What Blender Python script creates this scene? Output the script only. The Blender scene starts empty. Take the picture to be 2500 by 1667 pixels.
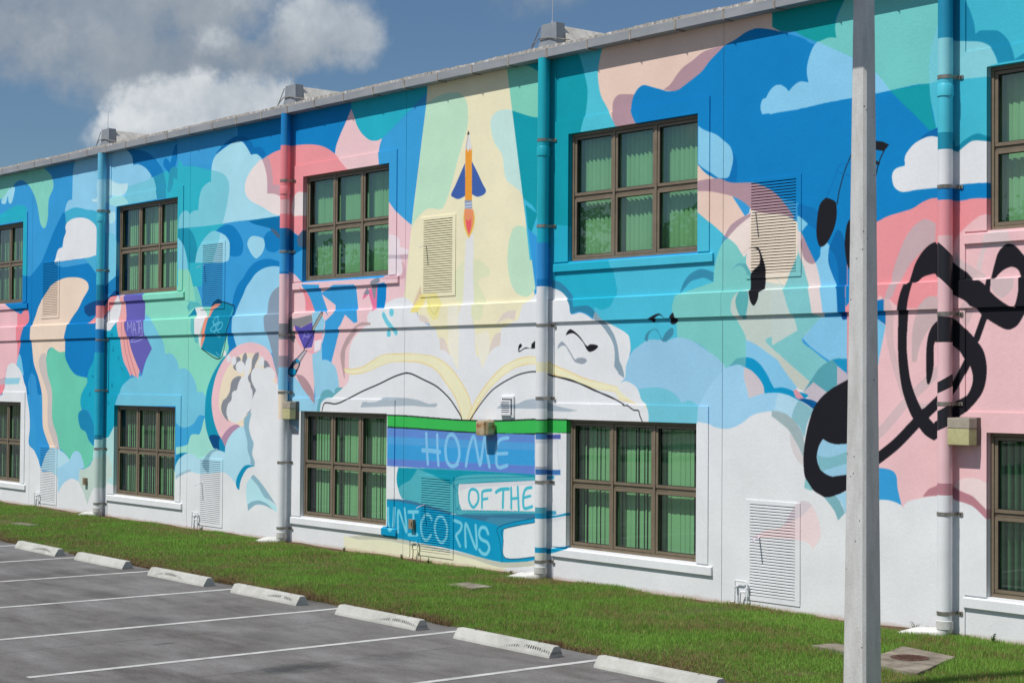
import bpy, bmesh, math, random
import numpy as np
from mathutils import Vector, Matrix

rnd = random.Random(7)
sc = bpy.context.scene
col = sc.collection
pi = math.pi

# ------------------------------------------------------------------ camera
# world: X runs along the wall (m), Y into the building (wall face at Y=0), Z up (grade at the wall = 0)
YAW, PITCH, ROLL, FPX = -0.881093, 0.023961, 0.007326, 4228.12
CAM = Vector((0.0, -17.1268, 2.9419))
fw = Vector((math.sin(YAW) * math.cos(PITCH), math.cos(YAW) * math.cos(PITCH), math.sin(PITCH)))
rt = Vector((math.cos(YAW), -math.sin(YAW), 0.0))
up = rt.cross(fw)
rt2 = rt * math.cos(ROLL) + up * math.sin(ROLL)
up2 = up * math.cos(ROLL) - rt * math.sin(ROLL)
cd = bpy.data.cameras.new('camera')
cam = bpy.data.objects.new('camera', cd)
col.objects.link(cam)
m = Matrix.Identity(4)
for i in range(3):
    m[i][0], m[i][1], m[i][2], m[i][3] = rt2[i], up2[i], -fw[i], CAM[i]
cam.matrix_world = m
cd.sensor_width = 36.0
cd.lens = FPX / 2500.0 * 36.0
cd.clip_start = 0.1
cd.clip_end = 6000
sc.camera = cam

# ------------------------------------------------------------------ light
SUN_DIR = Vector((-0.165, -1.0, 1.56)).normalized()          # towards the sun
elev = math.asin(SUN_DIR.z)
azim = math.atan2(SUN_DIR.x, SUN_DIR.y)
world = bpy.data.worlds.new('World')
sc.world = world
world.use_nodes = True
wt = world.node_tree
wt.nodes.clear()


def N(t, typ, **kw):
    n = t.nodes.new(typ)
    for k, v in kw.items():
        setattr(n, k, v)
    return n


def put(t, sock, val):
    if isinstance(val, bpy.types.NodeSocket):
        t.links.new(val, sock)
    else:
        sock.default_value = val


def math_(t, op, a, b=0.0, c=None, clamp=False):
    n = N(t, 'ShaderNodeMath', operation=op, use_clamp=clamp)
    put(t, n.inputs[0], a)
    put(t, n.inputs[1], b)
    if c is not None:
        put(t, n.inputs[2], c)
    return n.outputs[0]


def mixc(t, fac, a, b, blend='MIX'):
    n = N(t, 'ShaderNodeMix', data_type='RGBA', blend_type=blend)
    put(t, n.inputs[0], fac)
    put(t, n.inputs[6], a)
    put(t, n.inputs[7], b)
    return n.outputs[2]


def noise(t, vec, scale, detail=4.0, rough=0.55):
    n = N(t, 'ShaderNodeTexNoise')
    put(t, n.inputs['Vector'], vec)
    n.inputs['Scale'].default_value = scale
    n.inputs['Detail'].default_value = detail
    n.inputs['Roughness'].default_value = rough
    return n.outputs['Fac']


def ramp(t, fac, stops, interp='LINEAR'):
    n = N(t, 'ShaderNodeValToRGB')
    cr = n.color_ramp
    cr.interpolation = interp
    while len(cr.elements) < len(stops):
        cr.elements.new(0.5)
    for e, (p, c) in zip(cr.elements, stops):
        e.position = p
        e.color = c if len(c) == 4 else (*c, 1)
    put(t, n.inputs[0], fac)
    return n.outputs[0]


SKY = 0.062
sky = N(wt, 'ShaderNodeTexSky', sky_type='NISHITA')
sky.sun_disc = False
sky.sun_elevation = elev
sky.sun_rotation = azim
sky.air_density = 1.0
sky.dust_density = 0.6
sky.ozone_density = 2.0
tc = N(wt, 'ShaderNodeTexCoord')
sep = N(wt, 'ShaderNodeSeparateXYZ')
wt.links.new(tc.outputs['Generated'], sep.inputs[0])
az = math_(wt, 'ARCTAN2', sep.outputs[0], sep.outputs[1])
el = math_(wt, 'ARCSINE', sep.outputs[2])
n1 = noise(wt, tc.outputs['Generated'], 22.0, 10.0, 0.60)
n2 = noise(wt, tc.outputs['Generated'], 9.0, 6.0, 0.55)
n3 = noise(wt, tc.outputs['Generated'], 4.0, 7.0, 0.6)
wob = math_(wt, 'ADD', math_(wt, 'MULTIPLY', math_(wt, 'SUBTRACT', n1, 0.5), 4.8),
            math_(wt, 'MULTIPLY', math_(wt, 'SUBTRACT', n2, 0.5), 3.2))
# cloud banks at their bearings: azimuth, elevation, half width, half height (degrees), brightness, softness
CLOUDS = [(-65.4, 11.7, 5.0, 1.9, 0.26, 1.1, 2.1), (-66.6, 11.1, 2.6, 0.9, 0.42, 1.3, 1.3), (-61.2, 12.0, 1.7, 1.3, 0.30, 1.2, 1.4), (-60.8, 10.45, 3.6, 0.75, 0.10, 1.2, 1.4),
          (-59.3, 8.6, 3.2, 1.25, 0.72, 0.4, 1.15), (-62.4, 7.7, 1.8, 0.75, 0.66, 0.7, 1.0), (-60.4, 11.0, 0.9, 0.48, 0.80, 1.7, 0.9),
          (-56.5, 11.3, 1.7, 1.2, 0.48, 0.9, 1.25), (-58.2, 10.6, 1.6, 0.8, 0.30, 1.2, 1.2), (-49.9, 12.7, 1.9, 1.3, 0.36, 1.6, 1.5)]
CLOUD_TONES = [(0.0, (3.9, 4.7, 5.7)), (0.35, (5.2, 5.9, 6.7)), (0.72, (8.0, 8.7, 9.4)), (1.0, (11.0, 11.5, 11.9))]
skyc = mixc(wt, 1.0, sky.outputs[0], (0.80, 0.97, 1.12, 1), 'MULTIPLY')
# unseen scattered cloud, added to whiten the ambient light; thins out towards the school bearing
cover = N(wt, 'ShaderNodeMapRange', interpolation_type='SMOOTHSTEP')
put(wt, cover.inputs[0], math_(wt, 'ADD', n3, math_(wt, 'MULTIPLY', math_(wt, 'SUBTRACT', n2, 0.5), 0.35)))
cover.inputs[1].default_value = 0.47
cover.inputs[2].default_value = 0.60
off = math_(wt, 'ABSOLUTE', math_(wt, 'ADD', az, math.radians(58.0)))
gap = math_(wt, 'MAXIMUM', math_(wt, 'MULTIPLY', math_(wt, 'SUBTRACT', off, math.radians(22.0)), 4.0), math_(wt, 'MULTIPLY', math_(wt, 'SUBTRACT', el, math.radians(20.0)), 5.0), clamp=True)
gap = math_(wt, 'MINIMUM', math_(wt, 'MAXIMUM', gap, 0.0), 1.0)
skyc = mixc(wt, math_(wt, 'MULTIPLY', math_(wt, 'MULTIPLY', cover.outputs[0], gap), 0.9), skyc, ramp(wt, math_(wt, 'ADD', n1, 0.12), CLOUD_TONES))
bright = None
dens = None
for (a, e_, ra, re, b, soft, fill_) in CLOUDS:
    da = math_(wt, 'DIVIDE', math_(wt, 'SUBTRACT', az, math.radians(a)), math.radians(ra))
    de = math_(wt, 'DIVIDE', math_(wt, 'SUBTRACT', el, math.radians(e_)), math.radians(re))
    r2 = math_(wt, 'ADD', math_(wt, 'MULTIPLY', da, da), math_(wt, 'MULTIPLY', de, de))
    v = math_(wt, 'ADD', math_(wt, 'SUBTRACT', fill_, r2), wob)
    mr = N(wt, 'ShaderNodeMapRange', interpolation_type='SMOOTHSTEP')
    put(wt, mr.inputs[0], v)
    mr.inputs[1].default_value = -0.2
    mr.inputs[2].default_value = soft + 0.6
    d = math_(wt, 'MULTIPLY', mr.outputs[0], 0.93 if b > 0.7 else 0.86)
    lump = math_(wt, 'ADD', math_(wt, 'MULTIPLY', math_(wt, 'SUBTRACT', n1, 0.5), 1.5), math_(wt, 'MULTIPLY', de, 0.10))
    bb = math_(wt, 'ADD', lump, b, clamp=True)
    cc = ramp(wt, bb, CLOUD_TONES)
    skyc = mixc(wt, d, skyc, cc)
bg = N(wt, 'ShaderNodeBackground')
put(wt, bg.inputs[0], skyc)
bg.inputs[1].default_value = SKY
wo = N(wt, 'ShaderNodeOutputWorld')
wt.links.new(bg.outputs[0], wo.inputs[0])

sl = bpy.data.lights.new('sun', 'SUN')
sl.energy = 4.0
sl.angle = math.radians(0.53)
sl.color = (1.0, 0.955, 0.89)
so = bpy.data.objects.new('sun', sl)
col.objects.link(so)
so.rotation_euler = SUN_DIR.to_track_quat('Z', 'Y').to_euler()
so.location = (-20, -40, 60)
sc.view_settings.view_transform = 'Standard'
sc.view_settings.look = 'None'
sc.view_settings.exposure = 0.05
sc.view_settings.gamma = 1.0
sc.view_settings.use_curve_mapping = False

# ------------------------------------------------------------------ helpers


def lin(v):
    v = v / 255.0
    return v / 12.92 if v <= 0.04045 else ((v + 0.055) / 1.055) ** 2.4


WHITE = lin(214)


def paint(rgb, k=0.80):
    """albedo of a paint from its sunlit look next to the white wall"""
    return tuple(min(0.86, k * lin(v) / WHITE) for v in rgb)


class MB:
    def __init__(s):
        s.v, s.f, s.mi = [], [], []

    def quad(s, pts, mi=0):
        n = len(s.v)
        s.v += [tuple(p) for p in pts]
        s.f.append(tuple(range(n, n + len(pts))))
        s.mi.append(mi)

    def box(s, x0, x1, y0, y1, z0, z1, mi=0):
        n = len(s.v)
        s.v += [(x0, y0, z0), (x1, y0, z0), (x1, y1, z0), (x0, y1, z0), (x0, y0, z1), (x1, y0, z1), (x1, y1, z1), (x0, y1, z1)]
        for q in ((0, 3, 2, 1), (4, 5, 6, 7), (0, 1, 5, 4), (1, 2, 6, 5), (2, 3, 7, 6), (3, 0, 4, 7)):
            s.f.append(tuple(n + i for i in q))
            s.mi.append(mi)

    def prism(s, poly, axis, a, b, mi=0, cap=True):
        """extrude a 2D polygon (ccw seen from +axis) between a and b along axis 'x','y','z'"""
        def P(p, t):
            return {'x': (t, p[0], p[1]), 'y': (p[0], t, p[1]), 'z': (p[0], p[1], t)}[axis]
        n = len(s.v)
        k = len(poly)
        s.v += [P(p, a) for p in poly] + [P(p, b) for p in poly]
        for i in range(k):
            j = (i + 1) % k
            s.f.append((n + i, n + j, n + k + j, n + k + i))
            s.mi.append(mi)
        if cap:
            s.f.append(tuple(n + k - 1 - i for i in range(k)))
            s.f.append(tuple(n + k + i for i in range(k)))
            s.mi += [mi, mi]

    def tube(s, path, r, seg=10, mi=0, cap=True):
        path = [Vector(p) for p in path]
        n0 = len(s.v)
        up_ = None
        for i, p in enumerate(path):
            d = (path[min(i + 1, len(path) - 1)] - path[max(i - 1, 0)]).normalized()
            if up_ is None:
                up_ = d.orthogonal().normalized()
            up_ = (up_ - d * up_.dot(d)).normalized()
            sd = d.cross(up_)
            rr = r[i] if isinstance(r, (list, tuple)) else r
            for k in range(seg):
                a = 2 * pi * k / seg
                s.v.append(tuple(p + (up_ * math.cos(a) + sd * math.sin(a)) * rr))
        for i in range(len(path) - 1):
            for k in range(seg):
                k2 = (k + 1) % seg
                s.f.append((n0 + i * seg + k, n0 + i * seg + k2, n0 + (i + 1) * seg + k2, n0 + (i + 1) * seg + k))
                s.mi.append(mi)
        if cap:
            s.f.append(tuple(n0 + seg - 1 - k for k in range(seg)))
            s.f.append(tuple(n0 + (len(path) - 1) * seg + k for k in range(seg)))
            s.mi += [mi, mi]

    def mesh(s, name, mats, smooth=None, bevel=0.0):
        me = bpy.data.meshes.new(name)
        me.from_pydata(s.v, [], s.f)
        for m_ in (mats if isinstance(mats, (list, tuple)) else [mats]):
            me.materials.append(m_)
        if max(s.mi, default=0):
            me.polygons.foreach_set('material_index', s.mi)
        bm = bmesh.new()
        bm.from_mesh(me)
        bmesh.ops.remove_doubles(bm, verts=bm.verts, dist=1e-5)
        bmesh.ops.recalc_face_normals(bm, faces=bm.faces)
        if bevel:
            ed = [e for e in bm.edges if len(e.link_faces) == 2 and e.calc_face_angle(0) > 0.6]
            bmesh.ops.bevel(bm, geom=ed, offset=bevel, segments=2, affect='EDGES', profile=0.6)
        bm.to_mesh(me)
        bm.free()
        if smooth is not None:
            me.polygons.foreach_set('use_smooth', [True] * len(me.polygons))
            me.set_sharp_from_angle(angle=math.radians(smooth))
        me.update()
        return me


def put_obj(name, me, parent=None, loc=None, rot=None):
    o = bpy.data.objects.new(name, me)
    col.objects.link(o)
    if loc is not None:
        o.location = loc
    if rot is not None:
        o.rotation_euler = rot
    if parent is not None:
        o.parent = parent
    return o


def part(name, mb, mats, parent, smooth=None, bevel=0.0):
    return put_obj(name, mb.mesh(name, mats, smooth, bevel), parent)


def tag(o, label=None, cat=None, group=None, kind=None):
    if label:
        o['label'] = label
    if cat:
        o['category'] = cat
    if group:
        o['group'] = group
    if kind:
        o['kind'] = kind
    return o


def thing(name, label, cat, loc=(0, 0, 0), group=None):
    o = bpy.data.objects.new(name, None)
    o.empty_display_size = 0.2
    o.location = loc
    col.objects.link(o)
    return tag(o, label, cat, group)


def shift(mb, d):
    mb.v = [(x - d[0], y - d[1], z - d[2]) for x, y, z in mb.v]
    return mb


# ------------------------------------------------------------------ materials


def mat(name, color=None, rough=0.6, metal=0.0, spec=0.4):
    m_ = bpy.data.materials.new(name)
    m_.use_nodes = True
    t = m_.node_tree
    b = t.nodes['Principled BSDF']
    if color:
        b.inputs['Base Color'].default_value = (*color, 1)
    b.inputs['Roughness'].default_value = rough
    b.inputs['Metallic'].default_value = metal
    b.inputs['Specular IOR Level'].default_value = spec
    return m_, t, b


def bump(t, b, height, strength, dist=0.01):
    n = N(t, 'ShaderNodeBump')
    n.inputs['Strength'].default_value = strength
    n.inputs['Distance'].default_value = dist
    put(t, n.inputs['Height'], height)
    t.links.new(n.outputs[0], b.inputs['Normal'])


def pos(t):
    return N(t, 'ShaderNodeNewGeometry').outputs['Position']


def worn(name, c0, c1, scale, rough=0.7, metal=0.0, bscale=0, bstr=0.2, bdist=0.01, spec=0.4, stretch=(1, 1, 1), lo=0.35, hi=0.68):
    m_, t, b = mat(name, None, rough, metal, spec)
    mp = N(t, 'ShaderNodeMapping')
    mp.inputs['Scale'].default_value = stretch
    t.links.new(pos(t), mp.inputs[0])
    f = noise(t, mp.outputs[0], scale, 6, 0.62)
    put(t, b.inputs['Base Color'], ramp(t, f, [(lo, c0), (hi, c1)]))
    if bscale:
        bump(t, b, noise(t, pos(t), bscale, 4, 0.6), bstr, bdist)
    return m_


# the mural: painted outlines in centimetres along the wall (X) and up it (Z), turned into one pigment map
# each row: kind (0 smooth outline, 1 straight outline, 2 brush line), red, green, blue, brush width, then X, Z pairs;
# a Z raised by 10000 marks a sharp corner
MURAL = [
    (1, 52, 146, 202, 0, -4331, 1692, -1051, 903, -1052, -132, -4239, -705),
    (1, 62, 175, 197, 0, -1100, 500, -100, 500, -100, 900, -1100, 900),
    (1, 222, 180, 184, 0, -1100, 170, -100, 170, -100, 520, -1100, 520),
    (0, 10, 122, 184, 0, -750, 500, -600, 560, -450, 660, -200, 700, -100, 10740, -100, 10440, -400, 420, -600, 450),
    (0, 128, 190, 221, 0, -960, 620, -920, 690, -840, 710, -780, 670, -700, 680, -660, 630, -720, 600, -900, 600),
    (0, 120, 190, 190, 0, -500, 240, -400, 340, -240, 320, -100, 10390, -100, 10160, -460, 160),
    (1, 212, 214, 217, 0, -1100, -100, -100, -100, -100, 175, -1100, 175),
    (0, 212, 214, 217, 0, -1050, 150, -950, 210, -860, 190, -780, 240, -660, 220, -580, 150, -800, 120),
    (1, 212, 214, 217, 0, -4268, 61, -2995, 117, -2795, 65, -2727, 242, -1052, 315, -1052, -132, -4239, -705),
    (0, 124, 196, 180, 0, -4170, 855, -4042, 822, -3803, 10804, -3791, 786, -3751, 765, -3738, 745, -3741, 731, -3760, 713, -3764, 694, -3765, 670, -3775, 649, -3789, 645, -3806, 658, -3816, 683, -3825, 703, -3840, 724, -3864, 746, -3888, 759, -3918, 768, -3948, 764, -3963, 756, -3971, 747, -4002, 739, -4038, 731, -4166, 724),
    (0, 150, 205, 225, 0, -3978, 755, -3953, 753, -3956, 738, -3969, 718, -3986, 719, -3992, 736, -4004, 719, -4026, 720, -4029, 729, -4008, 740),
    (1, 10, 118, 180, 0, -4125, 503, -4032, 541, -3901, 540, -3857, 536, -3795, 567, -3735, 632, -3687, 674, -3665, 670, -3664, 646, -3669, 618, -3727, 564, -3515, 565, -3470, 560, -3461, 262, -4116, 256),
    (0, 34, 165, 186, 0, -4164, 682, -4037, 694, -3958, 708, -3904, 707, -3879, 10695, -3874, 10539, -3901, 10540, -3906, 10672, -4036, 670, -4164, 669),
    (0, 134, 192, 220, 0, -3623, 10794, -3636, 765, -3638, 727, -3639, 10700, -3658, 699, -3670, 689, -3675, 675, -3670, 656, -3664, 10646, -3622, 658, -3580, 656, -3538, 642, -3514, 627, -3471, 615, -3419, 10601, -3421, 10668, -3235, 10670, -3240, 688, -3249, 704, -3263, 720, -3287, 738, -3320, 750, -3346, 10751, -3353, 771, -3380, 10788, -3456, 10792),
    (0, 60, 165, 196, 0, -3675, 10675, -3623, 681, -3565, 672, -3513, 662, -3512, 627, -3538, 642, -3580, 656, -3622, 658, -3664, 646, -3671, 656),
    (0, 16, 116, 178, 0, -3380, 10789, -3340, 784, -3288, 773, -3251, 756, -3223, 736, -3211, 10724, -3286, 10713, -3263, 719, -3287, 738, -3320, 750, -3346, 10751, -3353, 771),
    (0, 44, 168, 188, 0, -3211, 10724, -3152, 728, -3108, 727, -3066, 721, -3020, 10709, -3017, 10597, -3149, 10604, -3150, 10666, -3197, 10669, -3199, 695),
    (0, 112, 188, 206, 0, -3371, 10707, -3286, 713, -3256, 717, -3245, 699, -3235, 10670, -3389, 10668),
    (0, 40, 140, 172, 0, -3256, 10717, -3211, 10724, -3199, 695, -3196, 10669, -3235, 10670, -3245, 699),
    (0, 180, 214, 230, 0, -3512, 731, -3459, 731, -3430, 721, -3405, 716, -3369, 10714, -3373, 699, -3395, 691, -3419, 691, -3453, 693, -3458, 680, -3506, 684, -3534, 688, -3537, 693, -3514, 695),
    (0, 150, 208, 212, 0, -3456, 685, -3429, 691, -3394, 689, -3370, 678, -3363, 10670, -3421, 10668, -3448, 675),
    (0, 168, 212, 226, 0, -3457, 658, -3438, 658, -3423, 655, -3422, 641, -3434, 633, -3447, 634, -3454, 641),
    (2, 10, 116, 180, 0.229, -3157, 765, -3172, 736),
    (2, 10, 116, 180, 0.199, -3203, 742, -3178, 725),
    (2, 40, 142, 168, 0.21, -3176, 719, -3182, 690),
    (2, 40, 142, 168, 0.21, -3169, 721, -3136, 707),
    (0, 112, 188, 212, 0, -3466, 10615, -3419, 601, -3417, 522, -3424, 515, -3448, 507, -3463, 10499),
    (0, 24, 120, 176, 0, -3468, 10497, -3419, 517, -3415, 10515, -3414, 10479, -3467, 10481),
    (0, 212, 214, 217, 0, -3672, 640, -3664, 649, -3638, 656, -3601, 657, -3564, 652, -3535, 642, -3517, 630, -3514, 611, -3515, 10568, -3546, 565, -3630, 564, -3725, 10563, -3717, 580, -3706, 592, -3685, 10595, -3680, 614, -3669, 628),
    (0, 60, 150, 202, 0, -3722, 562, -3630, 563, -3551, 565, -3515, 567, -3512, 10552, -3577, 552, -3683, 550),
    (0, 70, 165, 200, 0, -3572, 10563, -3515, 10568, -3514, 10528, -3545, 548),
    (0, 224, 200, 182, 0, -3753, 503, -3742, 510, -3704, 520, -3661, 525, -3597, 522, -3560, 512, -3550, 500, -3555, 491, -3579, 473, -3600, 453, -3626, 437, -3647, 421, -3657, 405, -3665, 386, -3665, 10358, -3693, 357, -3710, 361, -3732, 368, -3749, 365, -3760, 354, -3765, 330, -3753, 303, -3735, 277, -3729, 256, -3727, 205, -3701, 168, -3684, 10132, -3736, 10132, -3759, 161, -3777, 187, -3781, 231, -3785, 262, -3803, 296, -3830, 330, -3840, 364, -3847, 394, -3842, 421, -3825, 442, -3809, 464, -3786, 482),
    (0, 190, 180, 178, 0, -3804, 335, -3796, 349, -3782, 355, -3765, 353, -3762, 330, -3753, 303, -3735, 277, -3729, 253, -3727, 203, -3701, 168, -3684, 10132, -3703, 10133, -3726, 158, -3749, 188, -3753, 224, -3754, 258, -3769, 282, -3792, 308),
    (0, 226, 176, 182, 0, -4157, 10479, -4029, 477, -3992, 474, -3962, 464, -3928, 10452, -3924, 335, -3963, 331, -3987, 316, -3992, 298, -4150, 10292),
    (0, 224, 130, 142, 0, -3928, 10455, -3907, 449, -3890, 457, -3869, 458, -3860, 441, -3865, 428, -3882, 419, -3899, 395, -3916, 355, -3924, 10340),
    (0, 224, 130, 142, 0, -4150, 10292, -4023, 10293, -3989, 10290, -4003, 265, -4022, 255, -4148, 10238),
    (0, 212, 214, 217, 0, -3987, 311, -3975, 329, -3945, 333, -3921, 325, -3896, 308, -3884, 288, -3872, 274, -3864, 247, -3852, 217, -3848, 181, -3853, 144, -3821, 128, -3788, 98, -3779, 10086, -3665, 9962, -4201, 9925, -4213, 10243, -4022, 254, -4003, 265, -3992, 283),
    (0, 110, 185, 215, 0, -3924, 340, -3913, 355, -3901, 343, -3893, 323, -3887, 303, -3909, 318, -3926, 330),
    (1, 140, 194, 212, 0, -4150, 292, -3992, 297, -3905, 298, -3915, 283, -3992, 282, -4149, 277),
    (1, 186, 160, 172, 0, -4150, 292, -3992, 297, -3995, 282, -4149, 277),
    (0, 48, 142, 202, 0, -3861, 281, -3850, 306, -3838, 308, -3820, 298, -3811, 272, -3799, 243, -3783, 10231, -3780, 187, -3759, 161, -3732, 10134, -3779, 10086, -3812, 129, -3813, 170, -3829, 206, -3848, 247),
    (0, 100, 190, 165, 0, -3762, 330, -3765, 342, -3757, 356, -3743, 366, -3730, 368, -3710, 361, -3693, 357, -3665, 10358, -3663, 344, -3649, 329, -3627, 313, -3601, 304, -3552, 10299, -3551, 287, -3573, 269, -3583, 250, -3577, 10227, -3513, 10146, -3518, 123, -3538, 106, -3558, 10098, -3580, 127, -3598, 136, -3617, 131, -3633, 10114, -3654, 127, -3684, 10138, -3701, 168, -3727, 203, -3729, 256, -3735, 277, -3755, 306),
    (0, 20, 156, 184, 0, -3517, 10355, -3524, 334, -3544, 315, -3551, 297, -3552, 285, -3573, 269, -3583, 252, -3578, 232, -3541, 226, -3525, 207, -3514, 10171, -3444, 169, -3432, 180, -3415, 10196, -3411, 245, -3397, 264, -3383, 282, -3346, 10301, -3375, 328, -3388, 355, -3396, 382, -3406, 10418, -3421, 410, -3438, 401, -3470, 400, -3469, 10355),
    (0, 22, 128, 172, 0, -3594, 210, -3588, 223, -3567, 228, -3544, 224, -3525, 207, -3514, 10191, -3513, 10148, -3539, 161, -3555, 179, -3581, 187),
    (0, 168, 206, 206, 0, -3513, 10157, -3483, 168, -3444, 171, -3432, 180, -3415, 10196, -3411, 10068, -3461, 10077, -3512, 10109, -3518, 123),
    (0, 180, 198, 192, 0, -3586, 68, -3585, 89, -3579, 96, -3558, 98, -3532, 107, -3515, 121, -3463, 135, -3432, 122, -3419, 10087, -3441, 79, -3458, 60, -3511, 55, -3528, 41, -3543, 10020, -3562, 46),
    (0, 170, 206, 222, 0, -3782, 10089, -3758, 122, -3731, 138, -3698, 137, -3659, 128, -3633, 10114, -3617, 131, -3598, 136, -3577, 128, -3559, 10100, -3579, 96, -3585, 89, -3586, 10068, -3604, 72, -3625, 73, -3657, 64, -3678, 51, -3692, 10036, -3695, 72, -3734, 84, -3779, 10086),
    (0, 150, 196, 226, 0, -3696, 10093, -3633, 114, -3617, 131, -3598, 136, -3577, 128, -3559, 10100, -3579, 96, -3585, 89, -3586, 10068, -3604, 72, -3625, 73, -3657, 64, -3678, 51, -3692, 10036),
    (0, 128, 204, 182, 0, -3294, 10556, -3147, 10549, -3138, 527, -3082, 495, -3051, 460, -3045, 10441, -2925, 10436, -2924, 391, -2954, 337, -3002, 302, -3020, 273, -3027, 10224, -3059, 10271, -3252, 10360, -3288, 10424),
    (0, 104, 190, 180, 0, -3145, 472, -3115, 483, -3077, 482, -3051, 462, -3045, 441, -3072, 453, -3106, 452, -3119, 460),
    (0, 110, 184, 208, 0, -3288, 431, -3256, 421, -3232, 404, -3214, 386, -3200, 366, -3195, 10349, -3169, 349, -3146, 336, -3135, 10317, -3111, 319, -3086, 308, -3068, 290, -3059, 10271, -3043, 272, -3030, 267, -3024, 253, -3027, 10224, -3042, 226, -3054, 224, -3075, 208, -3100, 201, -3121, 200, -3143, 10209, -3144, 10243, -3414, 10239, -3397, 264, -3383, 282, -3346, 10299, -3295, 10304, -3276, 337, -3252, 10360, -3280, 391),
    (0, 58, 156, 204, 0, -3143, 10209, -3121, 200, -3100, 201, -3075, 208, -3054, 224, -3035, 220, -3033, 209, -3049, 190, -3083, 185, -3095, 168, -3108, 160, -3142, 10160),
    (0, 150, 208, 196, 0, -3142, 10160, -3108, 160, -3095, 168, -3083, 185, -3049, 189, -3029, 222, -3016, 201, -2995, 171, -2966, 148, -3011, 142, -3044, 137, -3065, 138, -3095, 149, -3142, 10145),
    (1, 10, 70, 124, 0, -3571, 457, -3548, 463, -3517, 468, -3462, 467, -3418, 488, -3411, 477, -3433, 475, -3467, 456, -3517, 437, -3547, 434, -3568, 443),
    (1, 230, 142, 144, 0, -3433, 476, -3401, 475, -3434, 450, -3466, 433, -3516, 418, -3547, 419, -3516, 432, -3467, 454),
    (0, 212, 214, 217, 0, -3401, 10475, -3392, 463, -3396, 440, -3406, 10419, -3423, 410, -3438, 401, -3470, 10403, -3471, 10422, -3432, 10453),
    (0, 232, 160, 160, 0, -3396, 10476, -3377, 10476, -3368, 435, -3370, 409, -3357, 384, -3345, 361, -3328, 339, -3306, 10315, -3313, 10297, -3321, 10304, -3327, 10301, -3342, 10308, -3346, 10302, -3360, 317, -3377, 333, -3388, 355, -3396, 384, -3406, 416, -3395, 440, -3393, 463),
    (2, 170, 90, 100, 0.018, -3385, 420, -3379, 382, -3368, 351, -3342, 306),
    (2, 170, 90, 100, 0.018, -3373, 420, -3364, 382, -3352, 350, -3321, 304),
    (0, 96, 92, 168, 0, -3376, 10477, -3292, 10475, -3284, 451, -3285, 418, -3280, 391, -3252, 10360, -3276, 337, -3290, 317, -3295, 10304, -3308, 317, -3328, 339, -3347, 364, -3357, 384, -3370, 409, -3368, 435),
    (2, 150, 150, 212, 0.024, -3354, 399, -3356, 417, -3346, 405, -3337, 417, -3336, 395),
    (2, 150, 150, 212, 0.024, -3330, 390, -3326, 416, -3316, 390),
    (2, 150, 150, 212, 0.021, -3329, 401, -3318, 401),
    (2, 150, 150, 212, 0.024, -3317, 417, -3296, 418),
    (2, 150, 150, 212, 0.024, -3306, 417, -3305, 392),
    (2, 150, 150, 212, 0.024, -3300, 394, -3302, 414),
    (2, 150, 150, 212, 0.024, -3289, 392, -3293, 415),
    (2, 150, 150, 212, 0.021, -3300, 403, -3292, 404),
    (2, 150, 150, 212, 0.021, -3348, 375, -3315, 377, -3280, 385),
    (2, 150, 150, 212, 0.021, -3345, 379, -3324, 383, -3287, 388),
    (2, 8, 112, 140, 0.022, -3433, 394, -3423, 389),
    (2, 8, 112, 140, 0.021, -3423, 394, -3433, 389),
    (2, 8, 112, 140, 0.022, -3429, 367, -3424, 357, -3433, 359),
    (2, 8, 112, 140, 0.021, -3404, 343, -3400, 343, -3404, 336),
    (2, 8, 112, 140, 0.022, -3433, 285, -3430, 287, -3427, 282, -3431, 280, -3434, 283),
    (2, 8, 112, 140, 0.022, -3537, 267, -3533, 262, -3537, 259, -3540, 263, -3537, 267),
    (2, 8, 112, 140, 0.022, -3528, 304, -3520, 300),
    (2, 8, 112, 140, 0.022, -3520, 304, -3528, 300),
    (2, 8, 112, 140, 0.021, -3389, 322, -3382, 315),
    (2, 8, 112, 140, 0.022, -3446, 247, -3440, 245, -3446, 240),
    (1, 10, 122, 184, 0, -2917, 854, -2429, 793, -2427, 681, -2914, 728),
    (1, 58, 150, 205, 0, -3155, 841, -2917, 854, -2914, 712, -3153, 734),
    (0, 44, 168, 188, 0, -3152, 725, -3122, 726, -3079, 723, -3041, 715, -2996, 705, -2939, 669, -2969, 594, -3034, 557, -3044, 10481, -3147, 10485),
    (0, 6, 106, 168, 0, -2997, 740, -2973, 754, -2937, 765, -2909, 767, -2882, 762, -2862, 749, -2854, 10738, -2828, 737, -2809, 10722, -2816, 715, -2827, 718, -2843, 726, -2864, 727, -2881, 743, -2901, 755, -2941, 755),
    (0, 158, 206, 228, 0, -2993, 740, -2948, 753, -2917, 757, -2897, 754, -2881, 743, -2864, 10726, -2843, 725, -2827, 716, -2816, 703, -2806, 686, -2804, 670, -2802, 10654, -2691, 10634, -2758, 10602, -2836, 601, -2914, 602, -2969, 601, -3035, 601, -3143, 10603, -3141, 620, -3137, 628, -3122, 637, -3107, 635, -3100, 10629, -3081, 635, -3065, 10634, -3061, 659, -3049, 678, -3024, 687, -3015, 10686, -3014, 711, -3009, 727),
    (0, 116, 190, 205, 0, -3014, 10710, -2980, 703, -2955, 691, -2945, 674, -2948, 650, -2958, 622, -2969, 10601, -3035, 601, -3143, 10603, -3141, 620, -3137, 628, -3122, 637, -3107, 635, -3100, 10629, -3081, 635, -3065, 10634, -3061, 659, -3049, 678, -3024, 687, -3015, 10686),
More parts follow.
